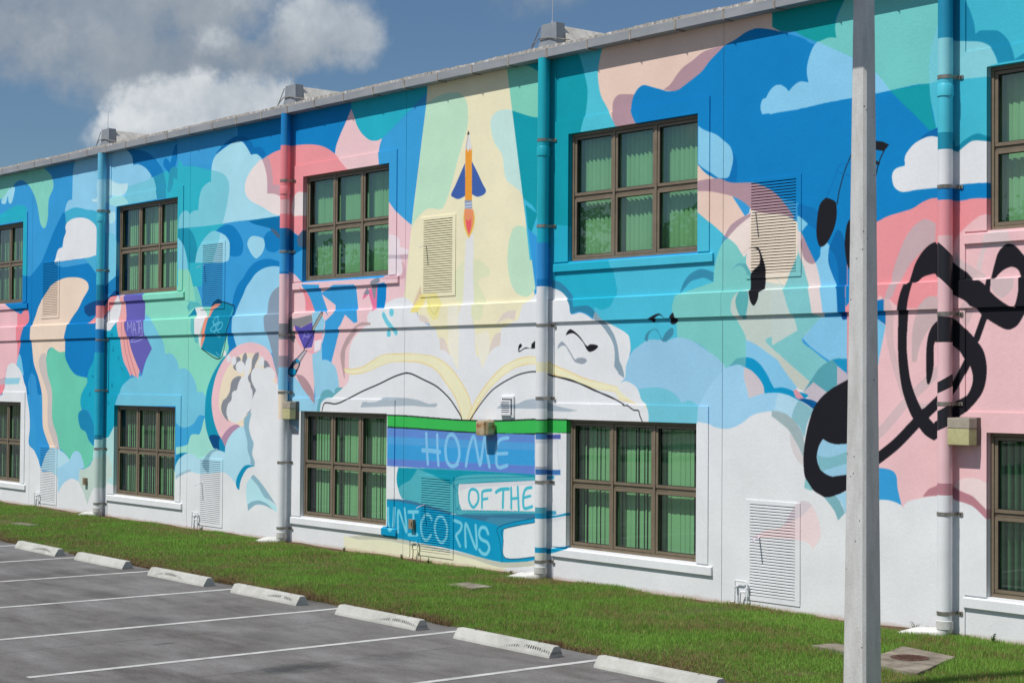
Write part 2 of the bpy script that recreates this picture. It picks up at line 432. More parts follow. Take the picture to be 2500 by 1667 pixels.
    (0, 223, 141, 147, 0, -2824, 10713, -2786, 722, -2761, 725, -2717, 728, -2682, 727, -2644, 723, -2609, 715, -2575, 699, -2548, 680, -2533, 10667, -2667, 10658, -2665, 563, -2689, 561, -2707, 568, -2720, 574, -2757, 10582, -2758, 10619, -2800, 662),
    (0, 186, 150, 160, 0, -2824, 10713, -2805, 10718, -2793, 703, -2786, 680, -2783, 10662, -2759, 10659, -2716, 10651, -2716, 10632, -2758, 10639, -2778, 644, -2804, 10647, -2804, 670, -2810, 692),
    (0, 228, 210, 208, 0, -2825, 713, -2812, 695, -2805, 674, -2804, 10647, -2778, 644, -2758, 638, -2744, 10634, -2744, 10603, -2757, 10602, -2784, 608, -2818, 622, -2856, 635, -2879, 648, -2886, 665, -2880, 681, -2865, 695, -2839, 709),
    (0, 218, 208, 208, 0, -2714, 620, -2708, 633, -2694, 641, -2677, 639, -2666, 10636, -2665, 10596, -2690, 597, -2708, 598, -2717, 607),
    (0, 0, 104, 158, 0, -2873, 10600, -2814, 601, -2757, 10601, -2757, 10582, -2720, 573, -2704, 565, -2689, 560, -2674, 564, -2665, 10567, -2664, 10538, -2689, 530, -2712, 525, -2723, 530, -2756, 10537, -2758, 563, -2784, 578, -2817, 586, -2848, 592),
    (0, 52, 148, 205, 0, -2756, 10537, -2723, 10530, -2712, 10525, -2664, 10538, -2663, 10475, -2713, 10491, -2755, 10495),
    (0, 10, 118, 180, 0, -2995, 10588, -2977, 595, -2953, 598, -2929, 594, -2909, 582, -2893, 565, -2889, 549, -2896, 537, -2916, 534, -2940, 10537, -2940, 10564, -2957, 577, -2977, 584),
    (0, 24, 138, 165, 0, -3145, 10602, -3106, 10602, -3085, 589, -3071, 569, -3068, 557, -3075, 10530, -3102, 10531, -3118, 561, -3145, 10584),
    (0, 120, 192, 212, 0, -3145, 10584, -3127, 573, -3116, 555, -3107, 533, -3104, 10518, -3143, 10519),
    (0, 130, 202, 178, 0, -3143, 10519, -3104, 10518, -3095, 510, -3087, 492, -3078, 10477, -3073, 10454, -3142, 10456),
    (0, 150, 204, 226, 0, -3075, 10530, -3067, 552, -3046, 572, -3022, 585, -3003, 589, -2981, 585, -2957, 577, -2942, 564, -2940, 545, -2944, 529, -2957, 10526, -2976, 525, -3075, 10530),
    (0, 118, 192, 208, 0, -3075, 10530, -3067, 552, -3046, 572, -3022, 585, -3003, 589, -2977, 10583, -2984, 562, -3004, 10526),
    (0, 150, 202, 226, 0, -2874, 555, -2868, 566, -2855, 570, -2836, 568, -2817, 563, -2809, 554, -2818, 537, -2835, 528, -2846, 528, -2862, 539),
    (0, 10, 118, 180, 0, -2813, 566, -2798, 575, -2780, 576, -2761, 565, -2757, 10559, -2756, 10541, -2772, 535, -2794, 537, -2807, 544, -2811, 554),
    (0, 70, 95, 120, 0, -2791, 579, -2776, 577, -2759, 567, -2757, 10559, -2769, 564),
    (0, 70, 95, 120, 0, -2695, 555, -2686, 564, -2674, 571, -2664, 10572, -2664, 10539, -2689, 541),
    (0, 10, 118, 180, 0, -2933, 10409, -2926, 450, -2911, 476, -2888, 492, -2869, 508, -2842, 520, -2812, 524, -2782, 522, -2749, 10514, -2746, 10366, -2908, 10348),
    (0, 140, 195, 222, 0, -2887, 460, -2876, 474, -2861, 485, -2842, 498, -2812, 507, -2779, 509, -2749, 10506, -2746, 10347, -2910, 10348, -2921, 379, -2923, 409, -2910, 433),
    (0, 10, 118, 180, 0, -2936, 10351, -2944, 373, -2944, 389, -2933, 10409, -2922, 10409, -2923, 385, -2910, 10360),
    (0, 226, 186, 190, 0, -2526, 10774, -2543, 752, -2559, 733, -2572, 714, -2576, 10699, -2562, 689, -2533, 10667, -2437, 10667, -2440, 686, -2438, 700, -2431, 10712, -2446, 710, -2468, 713, -2491, 726, -2507, 742, -2517, 760),
    (1, 54, 150, 204, 0, -2437, 664, -2440, 686, -2438, 700, -2431, 712, -2251, 788, -2248, 513, -2405, 522, -2408, 661),
    (0, 34, 165, 186, 0, -2526, 10776, -2517, 760, -2507, 742, -2491, 726, -2468, 713, -2446, 710, -2431, 10712, -2403, 725, -2367, 743, -2332, 760, -2291, 10781, -2292, 10828, -2525, 10842),
    (0, 226, 186, 192, 0, -2410, 10604, -2386, 583, -2367, 571, -2346, 559, -2326, 10552, -2333, 465, -2350, 10380, -2362, 10379, -2721, 10356, -2724, 10497, -2702, 490, -2677, 10474, -2408, 10472),
    (0, 222, 207, 213, 0, -2422, 10545, -2394, 544, -2379, 537, -2376, 10523, -2361, 519, -2352, 516, -2353, 10508, -2379, 509, -2421, 10512),
    (0, 186, 176, 186, 0, -2421, 10512, -2379, 10509, -2372, 502, -2421, 10504),
    (0, 190, 160, 172, 0, -2379, 10509, -2352, 10509, -2354, 10501, -2372, 10502),
    (0, 222, 207, 213, 0, -2421, 10504, -2375, 502, -2366, 491, -2369, 480, -2378, 474, -2421, 10477),
    (0, 202, 162, 170, 0, -2370, 498, -2362, 489, -2361, 473, -2369, 468, -2421, 10470, -2421, 10476, -2378, 474, -2368, 480),
    (1, 196, 178, 172, 0, -2352, 509, -2334, 507, -2337, 501, -2354, 501),
    (0, 226, 186, 190, 0, -2723, 10472, -2684, 10471, -2672, 461, -2652, 447, -2635, 10422, -2637, 10375, -2635, 10254, -2709, 10276, -2720, 10295),
    (0, 228, 132, 142, 0, -2684, 10467, -2672, 461, -2652, 447, -2635, 10422, -2667, 10422, -2670, 447),
    (1, 54, 148, 204, 0, -2677, 471, -2618, 468, -2614, 451, -2584, 418, -2587, 410, -2597, 419, -2635, 420, -2652, 445),
    (1, 54, 148, 204, 0, -2618, 453, -2598, 458, -2571, 466, -2506, 464, -2499, 427, -2494, 390, -2534, 412, -2553, 388, -2569, 359, -2579, 329, -2596, 333, -2612, 333, -2613, 359, -2597, 393, -2597, 402, -2570, 416, -2569, 430),
    (1, 226, 186, 190, 0, -2614, 451, -2570, 430, -2572, 419, -2582, 418, -2587, 410),
    (1, 226, 186, 190, 0, -2582, 326, -2553, 392, -2485, 399, -2485, 358, -2515, 278, -2555, 275, -2556, 285, -2565, 316),
    (0, 140, 192, 216, 0, -2639, 10418, -2617, 419, -2597, 10402, -2603, 385, -2612, 370, -2611, 10333, -2596, 333, -2579, 327, -2565, 316, -2556, 285, -2568, 275, -2581, 259, -2621, 10241, -2669, 10240, -2709, 10265, -2706, 10299, -2666, 10276, -2630, 10254, -2636, 295, -2643, 344),
    (0, 140, 192, 216, 0, -2718, 10303, -2702, 10303, -2630, 10254, -2624, 10241, -2683, 10240, -2683, 10200, -2717, 10238),
    (0, 130, 160, 180, 0, -2717, 10251, -2683, 10238, -2683, 10210, -2704, 213, -2717, 10220),
    (0, 168, 168, 172, 0, -2717, 10222, -2704, 212, -2686, 204, -2682, 10197, -2707, 10197),
    (0, 166, 136, 142, 0, -2698, 10307, -2670, 303, -2642, 280, -2630, 10254, -2649, 265, -2677, 284),
    (0, 98, 160, 172, 0, -2624, 10241, -2618, 262, -2608, 277, -2588, 280, -2571, 10273, -2565, 283, -2544, 10284, -2548, 279, -2558, 266, -2594, 265, -2610, 256, -2614, 10241),
    (0, 128, 128, 132, 0, -2758, 394, -2740, 10398, -2740, 10409, -2722, 10405, -2710, 10413, -2701, 409, -2676, 411, -2641, 10415, -2638, 10403, -2676, 393, -2699, 10396, -2703, 10364, -2721, 376, -2754, 388),
    (0, 232, 162, 172, 0, -2702, 10395, -2693, 10395, -2686, 372, -2670, 10352, -2644, 10352, -2637, 10382, -2610, 10384, -2616, 10352, -2643, 344, -2675, 354, -2699, 372),
    (1, 226, 214, 222, 0, -2637, 367, -2613, 370, -2618, 352, -2637, 347),
    (1, 84, 76, 160, 0, -2699, 397, -2676, 392, -2638, 402, -2637, 375, -2645, 356, -2671, 354, -2689, 377),
    (2, 140, 140, 200, 0.016, -2675, 371, -2665, 386, -2654, 375, -2672, 377),
    (2, 60, 60, 60, 0.079, -2608, 416, -2637, 388),
    (2, 158, 158, 150, 0.047, -2609, 415, -2635, 389),
    (2, 30, 30, 40, 0.021, -2636, 384, -2671, 352),
    (1, 60, 60, 70, 0, -2672, 351, -2659, 351, -2683, 329, -2699, 335),
    (1, 176, 170, 178, 0, -2670, 350, -2662, 350, -2684, 331, -2695, 335),
    (0, 40, 60, 80, 0, -2699, 336, -2683, 329, -2690, 316, -2703, 303, -2720, 307, -2721, 316, -2711, 326),
    (0, 20, 140, 182, 0, -2701, 318, -2698, 312, -2704, 306, -2717, 309, -2717, 315),
    (0, 186, 156, 150, 0, -2697, 327, -2688, 327, -2695, 316, -2706, 320),
    (0, 20, 140, 182, 0, -2696, 335, -2685, 331, -2688, 328, -2698, 331),
    (0, 14, 140, 170, 0, -2969, 10334, -2947, 347, -2932, 10353, -2907, 10294, -2944, 10173, -2947, 10152, -2996, 167, -3017, 189, -3028, 216, -3028, 249, -3021, 278, -2999, 308),
    (0, 226, 182, 188, 0, -3003, 249, -3000, 274, -2987, 304, -2963, 331, -2932, 351, -2908, 361, -2885, 366, -2858, 368, -2832, 365, -2805, 358, -2783, 344, -2771, 322, -2759, 10301, -2757, 10227, -2882, 10205, -2947, 10167, -2976, 192, -2995, 220),
    (0, 232, 206, 182, 0, -2975, 249, -2972, 274, -2960, 300, -2939, 323, -2900, 343, -2869, 348, -2831, 344, -2793, 326, -2771, 303, -2759, 10283, -2757, 10217, -2878, 209, -2889, 205, -2909, 212, -2945, 219, -2967, 233),
    (0, 128, 146, 164, 0, -2761, 10470, -2781, 461, -2794, 446, -2799, 422, -2806, 413, -2802, 389, -2790, 367, -2779, 344, -2767, 314, -2758, 10297, -2745, 10297, -2748, 10469),
    (0, 128, 132, 140, 0, -2891, 10303, -2907, 303, -2927, 294, -2934, 274, -2946, 262, -2959, 256, -2966, 243, -2961, 231, -2945, 219, -2927, 10215, -2941, 223, -2930, 254, -2899, 282),
    (0, 128, 132, 140, 0, -2855, 314, -2852, 334, -2842, 346, -2828, 10349, -2829, 338, -2842, 322, -2838, 303, -2830, 279, -2846, 263, -2852, 251, -2855, 237, -2876, 10230, -2871, 255, -2856, 285, -2868, 299),
    (0, 128, 132, 140, 0, -2922, 321, -2912, 337, -2903, 341, -2894, 335, -2907, 315),
    (0, 128, 132, 140, 0, -2889, 327, -2885, 343, -2875, 348, -2870, 338, -2873, 324, -2880, 318),
    (0, 128, 132, 140, 0, -2810, 332, -2799, 332, -2790, 325, -2786, 10319, -2808, 10317),
    (0, 212, 214, 217, 0, -2907, 10277, -2901, 290, -2891, 300, -2880, 10302, -2878, 322, -2871, 336, -2858, 340, -2855, 326, -2861, 314, -2867, 10300, -2856, 283, -2849, 275, -2850, 259, -2855, 241, -2871, 232, -2886, 221, -2909, 214, -2929, 217, -2943, 227, -2945, 238, -2939, 250, -2927, 258, -2924, 272),
    (0, 130, 170, 186, 0, -2879, 10223, -2855, 10238, -2861, 209, -2854, 188, -2843, 176, -2846, 156, -2838, 147, -2839, 133, -2853, 10132, -2866, 179, -2874, 199, -2880, 211),
    (0, 212, 214, 217, 0, -2855, 307, -2849, 316, -2834, 322, -2819, 319, -2808, 318, -2793, 321, -2778, 317, -2769, 307, -2774, 297, -2778, 10293, -2759, 10289, -2737, 10276, -2734, 10102, -2902, 10084, -2895, 94, -2887, 117, -2865, 130, -2838, 10134, -2848, 156, -2843, 176, -2854, 190, -2861, 209, -2855, 235, -2850, 259, -2836, 10277, -2845, 285, -2853, 295),
    (0, 212, 214, 217, 0, -2836, 326, -2823, 336, -2814, 10342, -2809, 334, -2810, 323, -2819, 322),
    (0, 212, 214, 217, 0, -2948, 347, -2949, 344, -2952, 342, -2956, 342, -2959, 344, -2960, 347, -2959, 350, -2956, 353, -2953, 353, -2950, 350),
    (0, 212, 214, 217, 0, -2931, 338, -2933, 334, -2937, 331, -2942, 331, -2946, 334, -2947, 338, -2946, 342, -2942, 345, -2937, 345, -2933, 342),
    (0, 212, 214, 217, 0, -2910, 333, -2912, 328, -2917, 325, -2923, 325, -2928, 328, -2930, 333, -2928, 338, -2923, 341, -2917, 341, -2912, 338),
    (0, 212, 214, 217, 0, -2878, 321, -2881, 314, -2889, 310, -2900, 310, -2908, 314, -2912, 321, -2909, 328, -2900, 332, -2890, 332, -2881, 328),
    (0, 160, 204, 220, 0, -2951, 10152, -2944, 177, -2924, 194, -2897, 206, -2884, 10203, -2878, 10215, -2874, 199, -2866, 179, -2862, 10156),
    (0, 165, 130, 155, 0, -2966, 178, -2952, 193, -2929, 206, -2905, 211, -2893, 10207, -2920, 196, -2940, 179, -2948, 10167),
    (0, 4, 70, 122, 0, -3011, 185, -2992, 189, -2968, 10186, -2966, 172, -2971, 159, -2992, 162, -3004, 173),
    (1, 212, 214, 217, 0, -3142, 100, -2943, 125, -2926, 110, -2846, 129, -2750, 158, -2746, -48, -3138, -81),
    (0, 150, 208, 196, 0, -3143, 10159, -3096, 167, -3083, 186, -3046, 187, -3025, 185, -3008, 167, -2975, 158, -3008, 151, -3032, 138, -3066, 143, -3095, 10150),
    (0, 166, 206, 221, 0, -2947, 10157, -2944, 174, -2928, 190, -2897, 206, -2882, 203, -2865, 170, -2853, 145, -2841, 10135, -2865, 132, -2884, 124, -2897, 111, -2904, 10094, -2926, 108, -2954, 117, -3003, 113, -3046, 110, -3094, 112, -3142, 10099, -3143, 121, -3123, 141, -3095, 149, -3066, 145, -3047, 139, -3016, 149, -2992, 156, -2971, 159),
    (0, 10, 128, 168, 0, -2971, 10159, -2973, 177, -2966, 183, -2952, 169, -2949, 10156),
    (0, 130, 168, 186, 0, -2878, 10220, -2851, 10235, -2859, 216, -2860, 200, -2845, 177, -2848, 157, -2838, 141, -2840, 10133, -2853, 137, -2854, 147, -2865, 164, -2866, 188, -2878, 204),
    (0, 10, 136, 176, 0, -2906, 94, -2903, 109, -2884, 128, -2865, 135, -2838, 10134, -2865, 128, -2883, 112, -2891, 99, -2895, 86),
    (0, 170, 212, 222, 0, -2868, 93, -2864, 103, -2845, 10116, -2803, 80, -2760, 10063, -2755, 10051, -2780, 58, -2807, 62, -2837, 61, -2861, 10048, -2863, 59, -2867, 71),
    (0, 136, 172, 187, 0, -2845, 10117, -2834, 114, -2803, 96, -2766, 69, -2759, 10064, -2781, 72, -2803, 78, -2826, 97, -2852, 10111),
    (0, 126, 166, 182, 0, -2863, 10060, -2844, 67, -2818, 70, -2792, 65, -2772, 10056, -2803, 62, -2833, 61, -2861, 10048),
    (0, 10, 130, 172, 0, -3143, 10136, -3130, 147, -3095, 10150, -3117, 143, -3134, 132, -3143, 10122),
    (0, 152, 182, 196, 0, -3142, 10102, -3116, 111, -3086, 117, -3083, 10113, -3116, 105, -3142, 10094),
    (0, 126, 166, 182, 0, -3034, 125, -3030, 140, -3008, 155, -2984, 162, -2972, 10159, -2996, 154, -3008, 143, -3008, 122, -3011, 10112),
    (1, 80, 170, 175, 0, -3108, 442, -3094, 453, -3064, 451, -3043, 442, -3073, 441, -3098, 433),
    (0, 90, 178, 178, 0, -3083, 10419, -3070, 10417, -3067, 10388, -3059, 10385, -3057, 10369, -3071, 371, -3078, 384, -3084, 398),
    (1, 8, 124, 158, 0, -3101, 422, -3073, 440, -3064, 425, -3088, 424),
    (0, 212, 214, 217, 0, -3073, 10439, -3043, 10441, -3024, 10426, -3026, 418, -3040, 400, -3048, 381, -3049, 10359, -3056, 371, -3059, 10385, -3069, 10388, -3070, 10417, -3065, 425),
    (0, 238, 140, 122, 0, -2969, 10445, -2992, 445, -3010, 436, -3018, 422, -3026, 418, -3038, 398, -3048, 373, -3048, 10358, -3032, 381, -3018, 412, -3002, 430, -2981, 10439),
    (1, 0, 72, 112, 0, -3009, 439, -2998, 449, -2980, 455, -2960, 448, -2970, 445, -2990, 445),
    (0, 10, 128, 160, 0, -2961, 10448, -2934, 442, -2919, 10433, -2933, 410, -2948, 382, -2964, 355, -2973, 10338, -3046, 10358, -3032, 381, -3018, 412, -3002, 432, -2981, 10439),
    (2, 20, 20, 30, 0.019, -3046, 358, -2973, 337, -2948, 382, -2919, 433, -2934, 442, -2961, 448),
    (2, 90, 180, 206, 0.021, -2993, 405, -2989, 417, -2977, 419, -2977, 405, -2993, 403),
    (2, 90, 180, 206, 0.022, -3005, 395, -2981, 407, -2959, 407, -2965, 396, -2997, 391, -3005, 395),
    (2, 90, 180, 206, 0.021, -2997, 411, -2972, 388, -2976, 380, -2989, 390, -2969, 408),
    (2, 90, 180, 206, 0.018, -2933, 420, -2926, 432),
    (2, 90, 180, 206, 0.018, -2988, 350, -2975, 343),
    (1, 225, 215, 183, 0, -2301, 792, -2095, 795, -2094, 788, -2043, 537, -2018, 403, -2045, 403, -2368, 412, -2365, 433, -2361, 447, -2343, 557, -2338, 586, -2305, 754),
    (0, 178, 212, 186, 0, -2304, 10757, -2279, 764, -2251, 767, -2223, 765, -2206, 758, -2195, 745, -2192, 727, -2193, 707, -2205, 681, -2219, 652, -2232, 621, -2243, 598, -2254, 583, -2265, 578, -2294, 582, -2311, 577, -2332, 565, -2343, 10551),
    (0, 184, 214, 208, 0, -2081, 10720, -2099, 723, -2117, 722, -2130, 715, -2134, 704, -2130, 687, -2122, 671, -2109, 658, -2102, 646, -2099, 626, -2093, 612, -2080, 603, -2064, 594, -2052, 10581),
    (0, 180, 212, 186, 0, -2074, 535, -2061, 538, -2048, 535, -2040, 10530, -2020, 10439, -2037, 428, -2050, 428, -2065, 433, -2078, 446, -2086, 466, -2089, 491, -2086, 513, -2081, 526),
    (1, 10, 146, 162, 0, -2094, 788, -2095, 795, -1881, 807, -1878, 506, -2016, 498, -2019, 556, -2046, 549),
    (0, 122, 196, 176, 0, -2094, 10787, -2046, 785, -2017, 10771, -2017, 739, -2008, 722, -2017, 707, -2018, 10701, -2033, 704, -2053, 710, -2080, 10719),
    (1, 60, 176, 206, 0, -2051, 579, -2031, 568, -2018, 555, -2014, 482, -2035, 483),
    (1, 8, 140, 158, 0, -2046, 569, -2018, 554, -2018, 551, -2031, 526, -2040, 532),
    (1, 50, 146, 206, 0, -2040, 533, -2031, 526, -2011, 514, -2010, 434, -2020, 434),
    (0, 60, 92, 160, 0, -2199, 10648, -2210, 633, -2224, 614, -2235, 600, -2229, 595, -2215, 591, -2197, 10595),
    (0, 60, 92, 160, 0, -2181, 10649, -2167, 631, -2153, 611, -2144, 599, -2150, 593, -2166, 591, -2180, 10596),
    (1, 238, 148, 56, 0, -2198, 672, -2181, 671, -2180, 586, -2198, 588),
    (1, 208, 206, 206, 0, -2198, 674, -2192, 694, -2189, 693, -2181, 672, -2183, 666, -2187, 670, -2191, 665, -2195, 672, -2198, 667),
    (1, 176, 176, 178, 0, -2198, 674, -2192, 694, -2190, 693, -2194, 675, -2197, 669),
    (1, 50, 54, 60, 0, -2194, 693, -2191, 700, -2187, 693),
    (1, 130, 146, 170, 0, -2199, 588, -2180, 586, -2179, 573, -2198, 574),
    (2, 190, 200, 214, 0.022, -2196, 582, -2181, 582),
    (2, 190, 200, 214, 0.022, -2196, 577, -2181, 577),
    (0, 236, 180, 80, 0, -2202, 559, -2199, 10574, -2177, 10572, -2172, 557, -2176, 541, -2187, 10525, -2198, 542),
    (0, 240, 140, 100, 0, -2199, 10574, -2177, 10572, -2176, 551, -2187, 10528, -2198, 552),
    (0, 222, 90, 100, 0, -2195, 10557, -2188, 10554, -2181, 10558, -2182, 543, -2187, 10533, -2193, 543),
    (0, 214, 214, 214, 0, -2195, 10525, -2188, 10526, -2176, 10535, -2174, 495, -2172, 420, -2169, 361, -2163, 10311, -2213, 10311, -2210, 396, -2202, 421, -2197, 496),
    (0, 208, 212, 178, 0, -2176, 10493, -2154, 487, -2135, 475, -2134, 463, -2151, 462, -2162, 454, -2148, 434, -2140, 422, -2145, 10417, -2172, 10418),
    (0, 212, 214, 180, 0, -2199, 10490, -2217, 482, -2222, 464, -2220, 430, -2210, 424, -2202, 10421),
    (1, 212, 214, 217, 0, -2286, 389, -2070, 384, -2094, 262, -2255, 260),
    (0, 212, 214, 217, 0, -2466, 407, -2454, 417, -2435, 10418, -2414, 428, -2393, 435, -2365, 437, -2348, 432, -2336, 423, -2321, 409, -2312, 398, -2286, 387, -2274, 375, -2262, 349, -2237, 340, -2217, 311, -2184, 10294, -2149, 311, -2134, 339, -2108, 352, -2103, 378, -2067, 392, -2060, 408, -2035, 420, -2020, 10431, -1991, 10440, -1976, 439, -1959, 432, -1940, 417, -1935, 398, -1912, 399, -1889, 390, -1866, 372, -1850, 354, -1843, 335, -1836, 311, -1823, 296, -1803, 289, -1788, 274, -1779, 10252, -1968, 10154, -2015, 10001, -2410, 10169, -2544, 10256, -2571, 256, -2578, 265, -2529, 293, -2526, 319, -2522, 357, -2498, 379, -2466, 393),
    (1, 225, 215, 183, 0, -2127, 407, -2045, 420, -2057, 392, -2103, 380),
    (0, 225, 215, 183, 0, -2321, 10422, -2053, 10419, -2060, 403, -2098, 393, -2105, 375, -2131, 10341, -2148, 10331, -2166, 10338, -2169, 10361, -2172, 10421, -2202, 10421, -2210, 10396, -2212, 10338, -2231, 10338, -2263, 364, -2274, 382, -2286, 389, -2315, 401),
    (0, 222, 218, 202, 0, -2235, 10418, -2210, 10419, -2212, 10316, -2217, 10317, -2231, 338, -2240, 362),
    (0, 222, 218, 202, 0, -2170, 10370, -2139, 10377, -2131, 361, -2134, 341, -2147, 10321, -2151, 10316),
    (0, 210, 212, 178, 0, -2175, 10418, -2145, 10419, -2145, 401, -2158, 393, -2174, 10398),
    (0, 208, 196, 188, 0, -2318, 10406, -2297, 403, -2282, 10388, -2303, 394, -2313, 10396),
    (0, 208, 196, 188, 0, -2263, 10368, -2248, 364, -2235, 10338, -2248, 346, -2262, 10348),
    (0, 208, 196, 188, 0, -2111, 10385, -2098, 399, -2083, 406, -2062, 10406, -2066, 10392, -2080, 394, -2095, 393),
    (0, 208, 196, 188, 0, -2134, 10340, -2129, 356, -2118, 370, -2103, 10374, -2106, 10353, -2121, 349),
    (1, 206, 188, 160, 0, -2316, 457, -2312, 441, -2330, 419, -2338, 423),
    (1, 226, 206, 130, 0, -2315, 440, -2301, 440, -2302, 432, -2318, 410, -2340, 411, -2333, 423),
    (1, 230, 212, 146, 0, -2301, 440, -2272, 442, -2256, 421, -2262, 400, -2276, 396, -2292, 410, -2299, 432),
    (2, 190, 190, 110, 0.014, -2298, 430, -2274, 406, -2260, 421),
    (2, 104, 188, 206, 0.097, -2417, 409, -2407, 397, -2394, 387, -2385, 378),
    (0, 104, 188, 206, 0, -2387, 412, -2388, 408, -2392, 405, -2396, 406, -2399, 408, -2400, 412, -2399, 417, -2396, 419, -2392, 419, -2388, 416),
    (0, 104, 188, 206, 0, -2400, 377, -2401, 373, -2404, 371, -2408, 371, -2411, 373, -2412, 377, -2411, 381, -2408, 384, -2404, 384, -2401, 381),
    (1, 216, 112, 150, 0, -2450, 457, -2440, 462, -2442, 419, -2451, 416, -2467, 447, -2473, 442, -2486, 437, -2480, 451, -2467, 454),
    (1, 8, 124, 190, 0, -2441, 462, -2414, 464, -2415, 436, -2420, 420, -2443, 421),
    (0, 130, 134, 146, 0, -2458, 463, -2449, 470, -2431, 472, -2430, 465, -2441, 461, -2445, 450, -2448, 437, -2454, 443),
    (1, 130, 134, 146, 0, -2483, 446, -2472, 457, -2463, 448, -2470, 445),
    (0, 176, 150, 152, 0, -2455, 10396, -2485, 397, -2514, 385, -2536, 369, -2549, 351, -2552, 336, -2542, 305, -2538, 10299, -2538, 344, -2530, 358, -2507, 378, -2492, 390, -2456, 10392),
    (0, 228, 196, 140, 0, -2541, 10318, -2516, 317, -2484, 321, -2449, 333, -2422, 341, -2379, 343, -2331, 342, -2273, 336, -2228, 316, -2189, 280, -2178, 260, -2172, 10235, -2204, 10234, -2208, 250, -2222, 272, -2245, 293, -2273, 314, -2308, 325, -2345, 328, -2391, 328, -2428, 322, -2459, 314, -2487, 309, -2516, 307, -2537, 10310),
    (0, 228, 218, 184, 0, -2539, 10316, -2516, 315, -2484, 319, -2449, 331, -2422, 340, -2379, 341, -2331, 341, -2275, 335, -2230, 315, -2192, 280, -2180, 260, -2175, 10235, -2201, 10235, -2206, 251, -2220, 273, -2244, 295, -2271, 315, -2307, 327, -2345, 330, -2391, 329, -2428, 323, -2459, 315, -2487, 311, -2516, 309, -2535, 10311),
    (0, 228, 196, 140, 0, -2189, 10234, -2176, 255, -2157, 277, -2134, 297, -2108, 315, -2082, 326, -2051, 334, -2021, 335, -1994, 330, -1975, 322, -1946, 314, -1909, 303, -1877, 297, -1842, 291, -1827, 288, -1797, 284, -1782, 277, -1767, 272, -1746, 269, -1719, 265, -1704, 260, -1690, 258, -1686, 255, -1690, 250, -1715, 250, -1746, 254, -1782, 261, -1810, 268, -1832, 272, -1842, 282, -1876, 286, -1909, 292, -1946, 300, -1975, 306, -1994, 316, -2021, 323, -2044, 322, -2069, 317, -2094, 307, -2120, 292, -2144, 274, -2162, 255, -2180, 10234),
    (0, 228, 218, 184, 0, -2186, 10234, -2174, 254, -2155, 276, -2132, 296, -2106, 314, -2081, 325, -2051, 332, -2021, 334, -1994, 329, -1975, 320, -1946, 312, -1909, 301, -1877, 296, -1842, 290, -1827, 286, -1797, 283, -1782, 275, -1767, 270, -1746, 268, -1719, 264, -1704, 258, -1692, 257, -1689, 255, -1692, 251, -1715, 251, -1746, 255, -1782, 262, -1810, 270, -1832, 273, -1842, 283, -1876, 287, -1909, 293, -1946, 302, -1975, 308, -1994, 317, -2021, 324, -2044, 324, -2069, 318, -2095, 308, -2121, 293, -2145, 275, -2164, 257, -2182, 10234),
    (1, 212, 214, 217, 0, -2614, 241, -2610, 256, -2594, 265, -2554, 267, -2515, 267, -2515, 243),
    (2, 28, 28, 34, 0.024, -2607, 242, -2598, 256, -2567, 255, -2548, 258, -2531, 263, -2522, 266, -2483, 278, -2433, 291, -2391, 303, -2361, 309, -2345, 309, -2331, 306, -2307, 299, -2276, 290, -2256, 281, -2233, 267, -2216, 252, -2205, 241, -2202, 235),
    (2, 28, 28, 34, 0.02, -2181, 234, -2162, 253, -2141, 271, -2120, 285, -2089, 298, -2056, 308, -2021, 312, -1994, 309, -1975, 305, -1941, 299, -1909, 292, -1876, 282, -1842, 272),
    (2, 28, 28, 34, 0.018, -1979, 305, -1940, 300, -1908, 291, -1885, 284, -1853, 276, -1828, 267, -1820, 263, -1813, 263, -1800, 257, -1790, 256, -1787, 249, -1782, 241),
    (0, 160, 172, 182, 0, -2486, 10250, -2480, 10260, -2445, 260, -2427, 264, -2417, 268, -2360, 268, -2342, 267, -2316, 264, -2292, 259, -2271, 260, -2268, 257, -2275, 254, -2307, 254, -2342, 255, -2402, 253),
    (0, 160, 172, 182, 0, -2114, 10254, -2096, 262, -2068, 261, -2043, 268, -2021, 270, -1994, 266, -1958, 259, -1919, 10254, -1946, 252, -1994, 253, -2020, 255, -2068, 255),
    (0, 28, 28, 34, 0, -2061, 345, -2060, 352, -2055, 355, -2052, 351, -2058, 347, -2057, 344, -2044, 349, -2031, 348, -2029, 354, -2021, 10359, -2021, 10347, -2044, 347, -2058, 342),
    (0, 28, 28, 34, 0, -1950, 10366, -1947, 371, -1940, 375, -1929, 371, -1916, 362, -1903, 350, -1895, 352, -1882, 351, -1878, 348, -1886, 343, -1897, 341, -1904, 346, -1911, 355, -1926, 366, -1937, 369),
    (0, 140, 150, 162, 0, -1968, 10345, -1967, 351, -1959, 357, -1950, 352, -1939, 341, -1929, 330, -1923, 332, -1909, 332, -1902, 328, -1911, 323, -1925, 325, -1931, 328, -1942, 341, -1951, 350, -1961, 350),
    (0, 212, 214, 217, 0, -1867, 392, -1852, 388, -1832, 380, -1818, 371, -1811, 359, -1809, 343, -1814, 326, -1819, 304, -1822, 10294, -1862, 10298, -1886, 10390),
    (0, 44, 124, 156, 0, -1980, 10450, -1966, 447, -1949, 437, -1935, 424, -1929, 10408, -1911, 412, -1897, 409, -1881, 401, -1867, 388, -1863, 10385, -1886, 10390, -1888, 392, -1902, 398, -1918, 401, -1934, 10397, -1938, 409, -1944, 419, -1961, 432, -1980, 10438),
    (0, 130, 152, 166, 0, -1881, 10401, -1867, 388, -1854, 377, -1843, 364, -1836, 348, -1832, 10327, -1826, 318, -1822, 304, -1832, 10295, -1834, 309, -1843, 10319, -1842, 338, -1846, 353, -1858, 368, -1874, 382, -1886, 10390),
